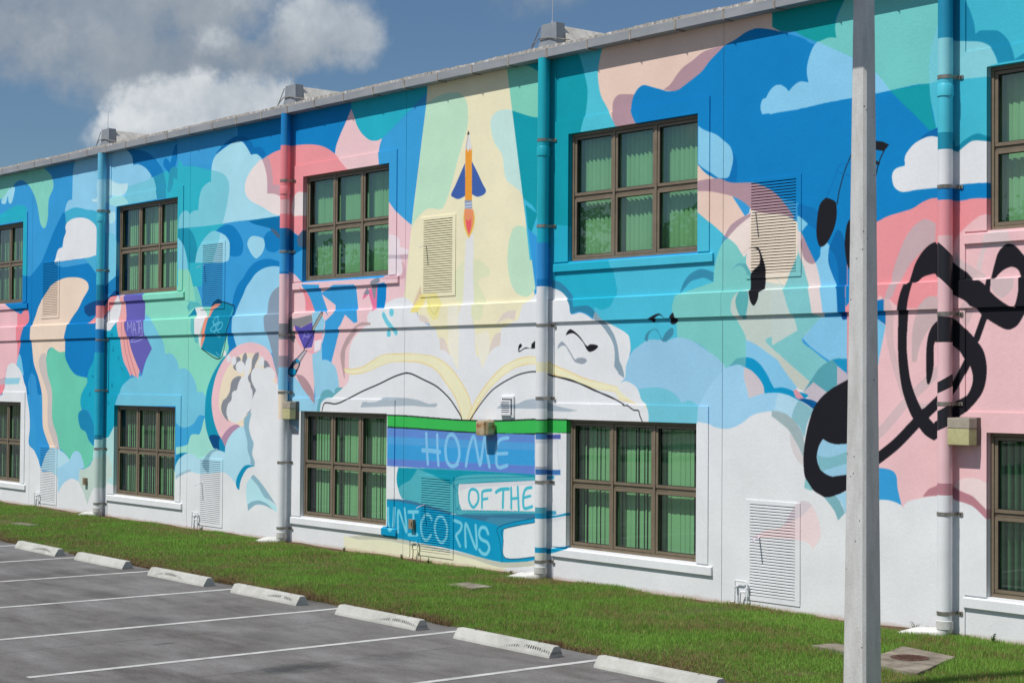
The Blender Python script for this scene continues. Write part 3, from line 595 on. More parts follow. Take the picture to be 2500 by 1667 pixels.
    (0, 10, 146, 162, 0, -1985, 10654, -1986, 10806, -1928, 10797, -1926, 788, -1917, 769, -1910, 749, -1905, 732, -1905, 715, -1909, 693, -1914, 680, -1919, 10665),
    (0, 74, 182, 202, 0, -1928, 10800, -1926, 788, -1917, 769, -1910, 749, -1905, 732, -1905, 715, -1909, 693, -1914, 680, -1919, 10665, -1838, 10664, -1843, 10686, -1871, 10751, -1867, 10796),
    (0, 218, 192, 178, 0, -1869, 10796, -1878, 772, -1882, 752, -1880, 733, -1874, 715, -1861, 697, -1840, 10666, -1795, 10665, -1694, 10695, -1559, 10758, -1527, 10758, -1529, 766, -1537, 776, -1544, 10789),
    (0, 166, 136, 146, 0, -1848, 679, -1850, 694, -1848, 706, -1839, 713, -1826, 713, -1799, 10709, -1799, 10666, -1841, 10667),
    (0, 166, 136, 146, 0, -1745, 10709, -1731, 715, -1719, 726, -1705, 736, -1689, 742, -1669, 751, -1649, 754, -1623, 10755, -1635, 10730, -1715, 10702),
    (0, 10, 122, 184, 0, -1799, 10667, -1808, 682, -1810, 694, -1806, 707, -1797, 717, -1785, 721, -1771, 717, -1752, 711, -1736, 706, -1717, 705, -1703, 710, -1684, 718, -1668, 726, -1655, 737, -1639, 747, -1625, 755, -1606, 760, -1587, 767, -1568, 769, -1548, 765, -1526, 758, -1486, 743, -1463, 731, -1335, 10692, -1143, 10653, -1143, 10414, -1399, 10424, -1494, 10530, -1614, 10566, -1674, 10574, -1675, 10663),
    (0, 128, 190, 219, 0, -1674, 10650, -1662, 643, -1642, 635, -1626, 624, -1615, 615, -1610, 599, -1615, 581, -1620, 574, -1634, 574, -1654, 585, -1668, 593, -1674, 10598),
    (0, 4, 108, 172, 0, -1610, 10608, -1603, 595, -1602, 580, -1604, 10566, -1618, 568, -1638, 10575, -1620, 574, -1614, 581, -1610, 598),
    (1, 182, 196, 192, 0, -1614, 440, -1580, 449, -1450, 443, -1450, 358, -1613, 361),
    (0, 218, 192, 178, 0, -1676, 10598, -1663, 586, -1648, 577, -1636, 573, -1630, 10571, -1576, 10505, -1626, 10495, -1653, 516, -1675, 10530),
    (0, 166, 136, 146, 0, -1675, 10574, -1654, 575, -1634, 574, -1614, 567, -1580, 564, -1565, 561, -1547, 554, -1532, 545, -1519, 533, -1508, 521, -1499, 10510, -1514, 515, -1539, 519, -1578, 10522, -1578, 530, -1595, 541, -1614, 549, -1634, 554, -1653, 558, -1675, 10560),
    (0, 228, 208, 192, 0, -1578, 10529, -1558, 522, -1521, 517, -1505, 511, -1492, 502, -1482, 485, -1467, 458, -1450, 10422, -1521, 10425, -1578, 10435, -1595, 10464),
    (0, 222, 206, 200, 0, -1626, 495, -1614, 509, -1595, 518, -1577, 10523, -1577, 10435, -1589, 457, -1589, 10465, -1595, 471, -1606, 484),
    (0, 166, 140, 150, 0, -1626, 10495, -1614, 509, -1595, 518, -1577, 10523, -1577, 10518, -1591, 512, -1606, 503, -1620, 10492),
    (0, 70, 178, 204, 0, -1986, 10535, -1940, 10529, -1937, 10475, -1675, 10474, -1675, 10531, -1653, 516, -1626, 496, -1629, 486, -1641, 466, -1644, 452, -1645, 10434, -1672, 422, -1710, 10420, -1719, 397, -1713, 10373, -1714, 354, -1818, 10310, -1809, 325, -1810, 355, -1818, 367, -1849, 380, -1867, 388, -1881, 400, -1897, 409, -1929, 10408, -1935, 425, -1949, 438, -1966, 447, -1985, 10451),
    (0, 34, 164, 190, 0, -1986, 10535, -1940, 10529, -1937, 10475, -1854, 10475, -1848, 462, -1840, 439, -1838, 428, -1841, 417, -1850, 406, -1868, 402, -1879, 406, -1886, 10403, -1897, 409, -1929, 10408, -1935, 425, -1949, 438, -1966, 447, -1985, 10451),
    (0, 80, 142, 176, 0, -1632, 10484, -1626, 10496, -1619, 10492, -1626, 488),
    (0, 116, 190, 186, 0, -1619, 10492, -1606, 484, -1595, 471, -1587, 461, -1580, 10447, -1576, 10441, -1576, 10421, -1596, 418, -1606, 410, -1610, 396, -1606, 387, -1589, 364, -1585, 352, -1584, 10328, -1598, 327, -1613, 320, -1623, 10317, -1642, 331, -1668, 347, -1692, 356, -1714, 10358, -1717, 383, -1722, 398, -1717, 415, -1710, 10420, -1686, 425, -1645, 10434, -1644, 452, -1639, 469, -1629, 486),
    (0, 50, 130, 160, 0, -1710, 10420, -1703, 435, -1691, 446, -1675, 452, -1663, 452, -1645, 10447, -1646, 10434, -1663, 440, -1675, 439, -1689, 436, -1701, 427),
    (0, 90, 165, 172, 0, -1616, 10447, -1606, 455, -1595, 458, -1585, 455, -1576, 10444, -1576, 10438, -1583, 443, -1593, 453, -1604, 453),
    (0, 112, 190, 190, 0, -1583, 10469, -1589, 465, -1593, 461, -1604, 458, -1616, 10447, -1602, 456, -1595, 457, -1587, 10456),
    (0, 182, 194, 188, 0, -1596, 10419, -1578, 10419, -1519, 10420, -1513, 405, -1504, 10382, -1495, 10363, -1539, 10344, -1493, 10313, -1477, 10300, -1493, 10292, -1497, 292, -1511, 306, -1524, 323, -1542, 334, -1566, 347, -1585, 10354, -1589, 365, -1602, 383, -1609, 394, -1608, 408),
    (0, 86, 165, 168, 0, -1595, 10419, -1579, 10419, -1578, 407, -1581, 391, -1585, 383, -1591, 383, -1599, 396, -1601, 409),
    (0, 126, 186, 219, 0, -1585, 10354, -1566, 347, -1542, 334, -1524, 323, -1511, 306, -1494, 10294, -1500, 288, -1520, 289, -1536, 289, -1545, 305, -1558, 319, -1575, 327, -1585, 10330),
    (0, 120, 186, 190, 0, -1536, 10439, -1519, 10420, -1494, 10464, -1494, 475, -1484, 444, -1475, 10419, -1468, 10386, -1454, 10380, -1487, 354, -1469, 339, -1440, 10321, -1468, 10296, -1474, 299, -1528, 335, -1548, 10349, -1546, 356, -1495, 10365, -1501, 381, -1509, 395, -1519, 420),
    (0, 10, 108, 170, 0, -1494, 528, -1479, 525, -1461, 516, -1461, 492, -1479, 502, -1494, 10512),
    (0, 122, 190, 216, 0, -1495, 513, -1486, 508, -1478, 10502, -1486, 492, -1494, 10494),
    (0, 10, 122, 184, 0, -1478, 10502, -1461, 490, -1453, 10471, -1458, 459, -1466, 10451, -1475, 466, -1488, 489, -1486, 495),
    (0, 164, 136, 148, 0, -1488, 489, -1479, 474, -1470, 459, -1465, 10451, -1473, 450, -1484, 457, -1489, 472),
    (0, 126, 190, 221, 0, -1466, 10451, -1458, 459, -1456, 471, -1447, 476, -1442, 469, -1444, 452, -1437, 434, -1427, 10420, -1428, 413, -1426, 10386, -1451, 10385, -1458, 10419),
    (0, 214, 200, 198, 0, -1494, 10495, -1488, 487, -1490, 472, -1484, 456, -1473, 449, -1465, 10451, -1458, 430, -1450, 10385, -1468, 10385, -1475, 419, -1484, 444, -1494, 10469),
    (0, 6, 98, 158, 0, -1443, 10469, -1434, 486, -1427, 491, -1419, 481, -1410, 10454, -1410, 10383, -1426, 10384, -1428, 415, -1437, 434, -1444, 452),
    (0, 10, 112, 176, 0, -1443, 10469, -1442, 452, -1437, 434, -1427, 10420, -1425, 10402, -1430, 451),
    (0, 182, 196, 192, 0, -1539, 10419, -1519, 10419, -1509, 394, -1506, 385, -1495, 10365, -1539, 10346),
    (0, 124, 184, 217, 0, -1456, 10381, -1420, 10381, -1410, 10377, -1410, 10326, -1423, 327, -1437, 10323, -1469, 341, -1487, 10355),
    (0, 186, 192, 182, 0, -1528, 10336, -1510, 321, -1474, 10299, -1485, 10287, -1496, 292, -1513, 309, -1528, 326),
    (0, 82, 152, 165, 0, -1487, 10284, -1471, 302, -1457, 317, -1437, 327, -1423, 328, -1428, 10319, -1429, 10295, -1447, 10285, -1468, 10298),
    (0, 22, 138, 182, 0, -1437, 10327, -1423, 328, -1410, 10328, -1410, 10307, -1428, 10319),
    (0, 180, 170, 182, 0, -1429, 10319, -1410, 10307, -1410, 10296, -1429, 10293),
    (0, 186, 178, 188, 0, -1485, 10286, -1468, 10298, -1445, 10285, -1460, 10273, -1474, 276),
    (0, 10, 66, 128, 0, -1422, 385, -1410, 387, -1410, 380, -1420, 377),
    (0, 8, 140, 188, 0, -1586, 10331, -1573, 329, -1558, 320, -1547, 306, -1535, 10290, -1520, 291, -1502, 287, -1484, 284, -1477, 280, -1493, 10273, -1511, 281, -1529, 284, -1553, 10283, -1555, 293, -1562, 304, -1575, 313, -1588, 319),
    (0, 86, 162, 172, 0, -1614, 10320, -1602, 329, -1585, 10331, -1586, 10318, -1598, 321),
    (0, 192, 184, 190, 0, -1588, 10318, -1575, 313, -1562, 303, -1554, 293, -1552, 10283, -1566, 280, -1579, 10276, -1584, 290, -1589, 305),
    (1, 212, 214, 217, 0, -1853, 317, -1831, 307, -1813, 298, -1796, 290, -1779, 270, -1774, 254, -1831, 283),
    (0, 148, 193, 220, 0, -1831, 10295, -1820, 304, -1818, 320, -1807, 339, -1790, 349, -1775, 356, -1762, 357, -1746, 356, -1736, 10353, -1731, 356, -1717, 359, -1700, 358, -1680, 352, -1656, 340, -1636, 329, -1622, 10317, -1609, 320, -1598, 321, -1588, 10318, -1589, 305, -1584, 290, -1579, 10276, -1566, 280, -1553, 283, -1529, 284, -1511, 281, -1493, 273, -1477, 10259, -1488, 10227, -1520, 259, -1534, 260, -1556, 258, -1575, 253, -1594, 242, -1616, 235, -1640, 236, -1655, 241, -1676, 10243, -1769, 10242, -1770, 254, -1776, 265, -1786, 272, -1792, 284, -1802, 293, -1818, 298),
    (0, 140, 187, 214, 0, -1831, 10295, -1820, 304, -1818, 320, -1807, 339, -1790, 349, -1775, 356, -1762, 357, -1746, 356, -1736, 10353, -1731, 356, -1717, 359, -1700, 358, -1680, 352, -1656, 340, -1632, 10326, -1628, 313, -1642, 302, -1656, 288, -1667, 273, -1672, 10263, -1683, 270, -1706, 10268, -1792, 10286, -1802, 293, -1818, 298),
    (0, 108, 184, 203, 0, -1792, 10287, -1770, 289, -1747, 289, -1726, 284, -1714, 277, -1705, 10268, -1693, 272, -1683, 270, -1672, 10264, -1674, 10240, -1769, 10240, -1770, 254, -1776, 265, -1786, 272),
    (0, 60, 130, 155, 0, -1780, 358, -1775, 367, -1762, 372, -1754, 370, -1748, 362, -1744, 10357, -1739, 365, -1727, 373, -1722, 370, -1724, 362, -1736, 10354, -1745, 355, -1752, 366, -1761, 371, -1771, 365, -1774, 355),
    (0, 28, 28, 34, 0, -1772, 10386, -1756, 392, -1746, 393, -1737, 387, -1728, 381, -1727, 388, -1720, 394, -1717, 388, -1713, 383, -1717, 379, -1725, 378, -1735, 385, -1746, 391, -1756, 387, -1760, 381, -1766, 384),
    (0, 28, 28, 34, 0, -1594, 10469, -1583, 475, -1576, 477, -1563, 476, -1557, 466, -1550, 448, -1550, 434, -1552, 10420, -1560, 10416, -1561, 408, -1568, 399, -1575, 406, -1578, 10419, -1577, 10424, -1576, 441, -1568, 449, -1561, 454, -1560, 465, -1565, 474, -1580, 476),
    (0, 14, 146, 150, 0, -1541, 10767, -1526, 759, -1503, 755, -1485, 745, -1463, 10735, -1445, 738, -1432, 10736, -1434, 752, -1431, 765, -1418, 784, -1411, 10795, -1541, 10808),
    (0, 108, 189, 185, 0, -1415, 10795, -1418, 784, -1430, 764, -1434, 750, -1432, 10736, -1445, 738, -1463, 10735, -1442, 725, -1408, 708, -1370, 684, -1347, 10658, -1311, 660, -1288, 10659, -1288, 685, -1286, 699, -1280, 718, -1270, 10741, -1269, 10783),
    (0, 128, 190, 221, 0, -1544, 10651, -1530, 652, -1481, 653, -1450, 655, -1409, 656, -1369, 657, -1347, 10658, -1370, 684, -1408, 708, -1442, 725, -1463, 10736, -1471, 729, -1478, 715, -1481, 700, -1478, 10685, -1492, 688, -1503, 684, -1511, 10678, -1521, 687, -1530, 688, -1541, 10684),
    (0, 10, 122, 184, 0, -1541, 10684, -1530, 10688, -1521, 687, -1511, 10678, -1519, 675, -1541, 10670),
    (0, 128, 190, 221, 0, -1494, 10652, -1522, 652, -1558, 10653, -1561, 662, -1558, 672, -1551, 10674, -1545, 682, -1536, 688, -1527, 688, -1518, 684, -1511, 10677, -1504, 682, -1494, 686, -1479, 10679),
    (0, 14, 146, 158, 0, -1347, 10658, -1311, 659, -1288, 10659, -1286, 640, -1283, 621, -1277, 10604, -1287, 10602, -1310, 624, -1326, 638),
    (1, 62, 175, 197, 0, -1250, 767, -1122, 757, -1122, 495, -1277, 582, -1280, 633, -1271, 670),
    (0, 112, 191, 203, 0, -1269, 10745, -1280, 718, -1286, 699, -1288, 685, -1288, 10659, -1271, 10658, -1269, 10720),
    (0, 74, 180, 201, 0, -1288, 10659, -1286, 640, -1281, 618, -1277, 10602, -1270, 10597, -1269, 10661),
    (0, 24, 132, 166, 0, -1271, 10777, -1241, 10772, -1236, 752, -1230, 739, -1224, 723, -1222, 10709, -1216, 712, -1206, 711, -1191, 708, -1180, 699, -1171, 685, -1167, 10671, -1149, 10679, -1149, 10670, -1163, 670, -1190, 10670, -1193, 679, -1201, 691, -1213, 698, -1226, 701, -1250, 704, -1271, 10713),
    (0, 126, 194, 205, 0, -1271, 10713, -1250, 705, -1226, 701, -1213, 698, -1201, 691, -1194, 680, -1190, 10670, -1203, 10668, -1203, 10656, -1223, 657, -1242, 658, -1273, 10659),
    (0, 8, 98, 160, 0, -1310, 10587, -1295, 598, -1281, 603, -1274, 10605, -1273, 10591, -1284, 595, -1295, 593),
    (0, 20, 132, 160, 0, -1275, 10599, -1264, 595, -1252, 587, -1249, 10579, -1245, 579, -1236, 585, -1224, 590, -1213, 590, -1199, 10583, -1199, 10576, -1220, 582, -1230, 581, -1245, 570, -1252, 571, -1274, 10579),
    (0, 212, 214, 217, 0, -1324, 10563, -1324, 574, -1318, 582, -1309, 589, -1295, 594, -1284, 595, -1273, 10592, -1270, 578, -1252, 574, -1245, 10572, -1230, 581, -1220, 583, -1198, 10579, -1198, 10531, -1205, 532, -1246, 533, -1278, 532, -1306, 532, -1327, 531, -1339, 537, -1343, 546, -1343, 555, -1337, 561),
    (0, 223, 141, 147, 0, -1414, 10486, -1368, 497, -1350, 503, -1327, 507, -1312, 510, -1296, 517, -1278, 520, -1249, 514, -1234, 514, -1220, 515, -1163, 10510, -1122, 10310, -1413, 10309),
    (0, 222, 180, 184, 0, -1249, 10468, -1245, 473, -1234, 482, -1220, 491, -1207, 495, -1163, 10497, -1108, 10486, -1108, 10216, -1413, 10204, -1369, 387, -1353, 10401, -1345, 401, -1333, 391, -1310, 387, -1279, 389, -1270, 10397),
    (0, 222, 180, 184, 0, -1412, 10116, -1367, 10326, -1353, 10401, -1345, 401, -1333, 392, -1310, 388, -1279, 10390, -1264, 10425, -1069, 10428, -1069, 10139),
    (1, 10, 122, 184, 0, -1367, 400, -1413, 394, -1413, 452, -1368, 450),
    (1, 222, 138, 144, 0, -1413, 392, -1368, 443, -1368, 401, -1413, 389),
    (0, 12, 110, 172, 0, -1390, 10394, -1366, 10399, -1352, 10401, -1353, 10386, -1350, 10385, -1353, 10369, -1366, 10377),
    (0, 112, 181, 216, 0, -1390, 10388, -1366, 10377, -1353, 10368, -1357, 351, -1363, 328, -1366, 319, -1390, 10300),
    (0, 186, 162, 166, 0, -1353, 10400, -1348, 412, -1344, 420, -1342, 434, -1334, 454, -1324, 473, -1312, 487, -1298, 495, -1287, 494, -1278, 10489, -1279, 10467, -1288, 464, -1302, 454, -1316, 442, -1326, 428, -1334, 416, -1340, 404, -1345, 10401),
    (0, 202, 172, 174, 0, -1353, 10401, -1345, 10401, -1341, 389, -1341, 369, -1340, 345, -1333, 319, -1325, 10283, -1328, 281, -1338, 305, -1346, 329, -1352, 354, -1353, 364),
    (0, 190, 166, 168, 0, -1313, 325, -1313, 351, -1311, 368, -1304, 386, -1291, 399, -1279, 402, -1266, 397, -1258, 10383, -1264, 10375, -1279, 370, -1290, 360, -1301, 343, -1306, 325, -1310, 324),
    (2, 198, 172, 175, 0.124, -1373, 230, -1357, 240, -1324, 272, -1291, 299, -1276, 312),
    (0, 200, 174, 176, 0, -1311, 10287, -1305, 276, -1294, 273, -1280, 10275, -1294, 262, -1299, 263),
    (1, 198, 176, 178, 0, -1248, 453, -1239, 442, -1223, 433, -1205, 423, -1215, 418, -1223, 419, -1249, 439),
    (0, 206, 186, 188, 0, -1221, 10433, -1215, 450, -1209, 465, -1202, 475, -1177, 475, -1173, 466, -1168, 10459, -1177, 10459, -1187, 455, -1204, 457, -1211, 444, -1213, 10428),
    (0, 196, 174, 176, 0, -1199, 420, -1167, 10420, -1168, 408, -1177, 399, -1184, 397, -1194, 404),
    (0, 200, 172, 174, 0, -1240, 10389, -1234, 10395, -1224, 10386, -1227, 376, -1234, 10364, -1239, 372),
    (0, 28, 28, 34, 0, -1279, 10467, -1288, 464, -1299, 455, -1308, 443, -1313, 431, -1318, 10418, -1323, 10418, -1329, 405, -1333, 388, -1334, 364, -1334, 338, -1332, 313, -1327, 288, -1317, 264, -1308, 251, -1294, 236, -1280, 10229, -1255, 10247, -1255, 10275, -1279, 10248, -1288, 256, -1296, 263, -1307, 281, -1315, 301, -1319, 323, -1321, 344, -1320, 363, -1318, 389, -1315, 404, -1310, 10419, -1305, 10419, -1298, 425, -1288, 428, -1279, 10429, -1270, 418, -1257, 408, -1249, 402, -1234, 395, -1227, 389, -1220, 10386, -1212, 377, -1204, 372, -1187, 363, -1178, 360, -1171, 361, -1163, 366, -1154, 10379, -1146, 10393, -1146, 10422, -1161, 10419, -1161, 404, -1166, 387, -1173, 387, -1188, 396, -1199, 10405, -1204, 411, -1214, 418, -1223, 419, -1234, 429, -1249, 439, -1264, 453),
    (0, 28, 28, 34, 0, -1200, 10420, -1195, 437, -1190, 450, -1181, 458, -1175, 459, -1167, 456, -1156, 445, -1146, 10435, -1146, 10417, -1159, 10419, -1163, 428, -1171, 432, -1181, 430, -1190, 424, -1194, 10419),
    (1, 28, 28, 34, 0, -1206, 411, -1204, 419, -1198, 419, -1199, 404),
    (0, 28, 28, 34, 0, -1291, 299, -1292, 325, -1291, 345, -1287, 360, -1279, 370, -1264, 376, -1249, 373, -1237, 364, -1224, 352, -1211, 337, -1206, 319, -1207, 301, -1212, 287, -1221, 276, -1234, 264, -1242, 259, -1249, 251, -1258, 10243, -1280, 10242, -1280, 10251, -1270, 256, -1256, 263, -1250, 274, -1246, 277, -1234, 283, -1227, 294, -1225, 306, -1229, 10319, -1236, 327, -1243, 336, -1255, 344, -1264, 346, -1279, 10347, -1281, 340, -1281, 318, -1286, 299),
    (2, 28, 28, 34, 0.088, -1209, 376, -1220, 350),
    (2, 28, 28, 34, 0.097, -1230, 326, -1239, 311, -1250, 294, -1258, 285),
    (2, 28, 28, 34, 0.131, -1270, 279, -1290, 263, -1319, 239),
    (2, 28, 28, 34, 0.137, -1294, 261, -1308, 248, -1333, 226, -1351, 213, -1373, 199),
    (0, 28, 28, 34, 0, -1446, 533, -1434, 528, -1431, 522, -1431, 506, -1436, 491, -1446, 476, -1456, 471, -1461, 476, -1464, 490, -1462, 513, -1458, 526, -1451, 532),
    (2, 28, 28, 34, 0.015, -1430, 524, -1427, 539, -1422, 554, -1417, 567, -1407, 585),
    (0, 28, 28, 34, 0, -1409, 10504, -1414, 497, -1417, 481, -1417, 465, -1413, 445, -1407, 10438),
    (1, 28, 28, 34, 0, -1381, 601, -1369, 598, -1358, 596, -1348, 591, -1356, 584, -1369, 587, -1381, 589),
    (2, 28, 28, 34, 0.017, -1355, 586, -1360, 578, -1364, 570, -1369, 554),
    (1, 28, 28, 34, 0, -1381, 579, -1369, 574, -1362, 570, -1364, 567, -1369, 569, -1381, 573),
    (2, 8, 104, 168, 0.012, -1447, 534, -1434, 558, -1426, 573, -1407, 574),
    (2, 8, 104, 168, 0.012, -1431, 566, -1407, 557),
    (0, 212, 214, 217, 0, -1373, 10149, -1359, 154, -1344, 154, -1328, 10149, -1326, 10146, -1319, 154, -1296, 160, -1280, 163, -1256, 165, -1249, 162, -1234, 157, -1222, 153, -1205, 10140, -1135, 10091, -1135, 9985, -1422, 9948),
    (0, 172, 120, 130, 0, -1297, 10161, -1289, 170, -1280, 174, -1270, 178, -1256, 177, -1241, 171, -1225, 166, -1215, 159, -1205, 10151, -1205, 10140, -1222, 153, -1234, 157, -1249, 160, -1256, 164, -1279, 163),
    (0, 228, 202, 202, 0, -1250, 10175, -1246, 182, -1237, 186, -1227, 187, -1215, 186, -1205, 10182, -1205, 10151, -1215, 159, -1225, 166, -1241, 171),
    (0, 52, 148, 203, 0, -1381, 10191, -1364, 193, -1344, 191, -1336, 184, -1334, 169, -1328, 10149, -1341, 153, -1359, 154, -1381, 10148),
    (0, 166, 203, 222, 0, -1528, 10284, -1510, 281, -1492, 274, -1468, 10263, -1478, 245, -1483, 10227, -1495, 244, -1510, 253, -1535, 10260),
    (0, 130, 178, 188, 0, -1492, 10275, -1468, 10263, -1478, 245, -1483, 10226, -1492, 242, -1504, 249, -1501, 263),
    (0, 152, 170, 174, 0, -1539, 10260, -1528, 260, -1513, 256, -1499, 247, -1488, 235, -1483, 219, -1484, 10200, -1492, 213, -1501, 225, -1510, 236, -1528, 247, -1539, 10253),
    (0, 202, 196, 198, 0, -1508, 10233, -1501, 225, -1492, 212, -1484, 10201, -1484, 10189, -1497, 200, -1506, 216),
    (0, 206, 146, 158, 0, -1502, 10287, -1496, 288, -1483, 10277, -1496, 277),
    (0, 4, 84, 142, 0, -1492, 10275, -1487, 277, -1474, 276, -1460, 10272, -1467, 10263, -1480, 270),
    (0, 28, 28, 34, 0, -1406, 10304, -1423, 297, -1440, 289, -1457, 277, -1469, 262, -1479, 235, -1484, 208, -1484, 189, -1481, 175, -1469, 161, -1457, 155, -1446, 152, -1429, 156, -1415, 162, -1406, 10166, -1406, 10222),
    (0, 142, 189, 213, 0, -1452, 10226, -1443, 222, -1431, 220, -1415, 221, -1406, 10223, -1406, 10183, -1415, 182, -1429, 180, -1438, 179, -1450, 183, -1458, 190, -1462, 202, -1459, 216),
    (0, 118, 172, 183, 0, -1462, 10206, -1452, 203, -1436, 204, -1414, 211, -1406, 10214, -1406, 10199, -1414, 196, -1436, 190, -1454, 10185, -1458, 190),
    (0, 130, 180, 186, 0, -1481, 10175, -1469, 10161, -1470, 10159, -1483, 10162),
    (0, 150, 196, 219, 0, -1433, 10155, -1415, 161, -1406, 10165, -1406, 10129, -1416, 135, -1422, 147),
    (0, 118, 166, 177, 0, -1450, 10152, -1439, 153, -1432, 10155, -1424, 148, -1416, 10134, -1427, 10124, -1434, 137),
    (0, 228, 202, 204, 0, -1527, 10107, -1516, 113, -1498, 133, -1484, 145, -1470, 140, -1460, 126, -1456, 112, -1456, 100, -1468, 10084, -1475, 91, -1488, 94, -1527, 95, -1573, 10091, -1549, 10103),
    (0, 202, 192, 198, 0, -1498, 10139, -1484, 146, -1469, 10141, -1488, 125, -1516, 10113, -1506, 128),
    (0, 56, 172, 80, 0, -2406, 10238, -2358, 238, -2283, 236, -2200, 234, -2020, 239, -1993, 239, -1941, 10240, -1941, 10221, -1993, 218, -2020, 217, -2093, 216, -2199, 215, -2312, 217, -2405, 10218),
    (2, 28, 28, 34, 0.022, -2406, 238, -2358, 238, -2283, 236, -2200, 234, -2106, 235, -2020, 239, -1944, 240),
    (2, 28, 28, 34, 0.022, -2405, 218, -2312, 217, -2199, 215, -2093, 215, -2020, 217, -1944, 220),
    (1, 90, 130, 196, 0, -2406, 217, -2312, 216, -2199, 214, -2020, 216, -2019, 155, -2405, 152),
    (1, 76, 152, 206, 0, -2405, 202, -2020, 203, -2020, 167, -2405, 164),
    (1, 56, 148, 205, 0, -2405, 189, -2226, 189, -2020, 192, -2020, 169, -2405, 164),
    (1, 92, 124, 196, 0, -2405, 164, -2020, 168, -2019, 155, -2405, 152),
    (2, 126, 182, 220, 0.06, -2297, 210, -2295, 185, -2292, 160),
    (2, 126, 182, 220, 0.059, -2267, 209, -2266, 183, -2263, 159),
    (2, 116, 180, 220, 0.074, -2307, 182, -2283, 182, -2260, 181),
    (2, 122, 182, 220, 0.066, -2212, 163, -2226, 159, -2239, 165, -2244, 179, -2244, 192, -2238, 206, -2227, 210, -2216, 203, -2209, 190, -2208, 175, -2214, 163),
    (2, 122, 182, 220, 0.061, -2190, 161, -2183, 188, -2171, 209, -2162, 187, -2154, 164, -2148, 187, -2142, 209, -2136, 183, -2130, 162),
    (2, 122, 182, 220, 0.059, -2084, 209, -2103, 206, -2112, 196, -2113, 180, -2112, 167, -2105, 162, -2086, 166),
    (2, 122, 182, 220, 0.055, -2112, 183, -2086, 185),
    (0, 74, 164, 177, 0, -2375, 10151, -2226, 154, -2019, 10155, -2017, 10152, -2016, 10095, -2105, 10085, -2211, 82, -2310, 93, -2363, 99, -2372, 108, -2379, 125, -2379, 138),
    (0, 14, 140, 162, 0, -2375, 10151, -2320, 10151, -2340, 132, -2361, 124, -2377, 10115, -2379, 129, -2379, 139),
    (0, 14, 140, 162, 0, -2320, 10151, -2226, 153, -2019, 155, -2017, 10152, -2092, 152, -2171, 148, -2212, 142, -2226, 10129, -2271, 141, -2305, 148),
    (1, 212, 214, 217, 0, -2405, 151, -2375, 151, -2380, 137, -2379, 125, -2372, 108, -2363, 98, -2404, 97),
    (2, 10, 110, 140, 0.01, -2019, 152, -2209, 139, -2217, 123, -2217, 99, -2211, 82, -2171, 86, -2019, 95),
    (2, 10, 110, 140, 0.01, -2019, 146, -2206, 131, -2210, 117, -2206, 97, -2199, 90, -2019, 99),
    (1, 212, 214, 217, 0, -2208, 131, -2019, 146, -2016, 99, -2200, 90, -2207, 100, -2210, 117),
    (1, 200, 200, 206, 0, -2206, 131, -2019, 146, -2019, 139, -2182, 127, -2206, 120),
    (2, 62, 172, 192, 0.048, -2160, 103, -2170, 96, -2179, 102, -2182, 111, -2179, 122, -2170, 125, -2160, 121, -2157, 111, -2160, 103),
    (2, 62, 172, 192, 0.047, -2148, 97, -2148, 117, -2145, 123, -2125, 126),
    (2, 62, 172, 192, 0.043, -2147, 110, -2134, 112),
    (2, 62, 172, 192, 0.055, -2113, 123, -2102, 128, -2082, 130),
    (2, 62, 172, 192, 0.05, -2095, 128, -2096, 100),
    (2, 62, 172, 192, 0.046, -2076, 132, -2075, 100),
    (2, 62, 172, 192, 0.045, -2060, 134, -2057, 99),
    (2, 62, 172, 192, 0.042, -2076, 115, -2058, 117),
    (2, 62, 172, 192, 0.049, -2027, 135, -2040, 132, -2046, 122, -2046, 106, -2041, 102, -2025, 106),
    (2, 62, 172, 192, 0.041, -2046, 118, -2029, 122),
    (0, 56, 110, 142, 0, -2405, 10096, -2340, 97, -2220, 10084, -2209, 82, -2016, 10095, -2016, 10087, -2104, 10071, -2144, 74, -2219, 79, -2304, 89, -2405, 10094),
    (0, 10, 140, 182, 0, -2405, 10094, -2363, 93, -2304, 89, -2225, 81, -2144, 76, -2104, 10071, -2092, 76, -2019, 89, -2016, 10090, -2016, 10025, -2096, 15, -2224, 25, -2309, 29, -2418, 10032, -2419, 10048, -2404, 10050),
    (1, 60, 130, 160, 0, -2141, 77, -2125, 83, -2019, 87, -2066, 81, -2104, 71),
    (0, 212, 214, 217, 0, -2093, 10067, -2016, 10083, -2016, 10031, -2088, 23, -2094, 50),
    (2, 20, 60, 80, 0.012, -2019, 82, -2093, 67, -2094, 50, -2088, 22, -2018, 30),
    (2, 10, 80, 110, 0.012, -2019, 89, -2104, 70, -2103, 49, -2095, 15),
    (2, 112, 192, 214, 0.053, -2401, 81, -2400, 57, -2395, 45, -2387, 50, -2384, 82),
    (2, 112, 192, 214, 0.052, -2374, 42, -2373, 79, -2350, 44, -2356, 83),
    (2, 112, 192, 214, 0.056, -2345, 78, -2317, 80),
    (2, 112, 192, 214, 0.056, -2331, 78, -2331, 43),
    (2, 112, 192, 214, 0.056, -2344, 40, -2318, 42),
    (2, 112, 192, 214, 0.05, -2279, 70, -2287, 77, -2298, 75, -2307, 63, -2307, 49, -2302, 38, -2292, 35, -2281, 44),
    (2, 112, 192, 214, 0.049, -2237, 56, -2240, 42, -2251, 34, -2262, 39, -2270, 52, -2268, 67, -2259, 76, -2247, 74, -2239, 64, -2237, 56),
    (2, 112, 192, 214, 0.053, -2219, 72, -2201, 68, -2203, 58, -2214, 49, -2212, 43, -2204, 32),
    (2, 112, 192, 214, 0.053, -2189, 32, -2189, 69, -2162, 31, -2164, 68),
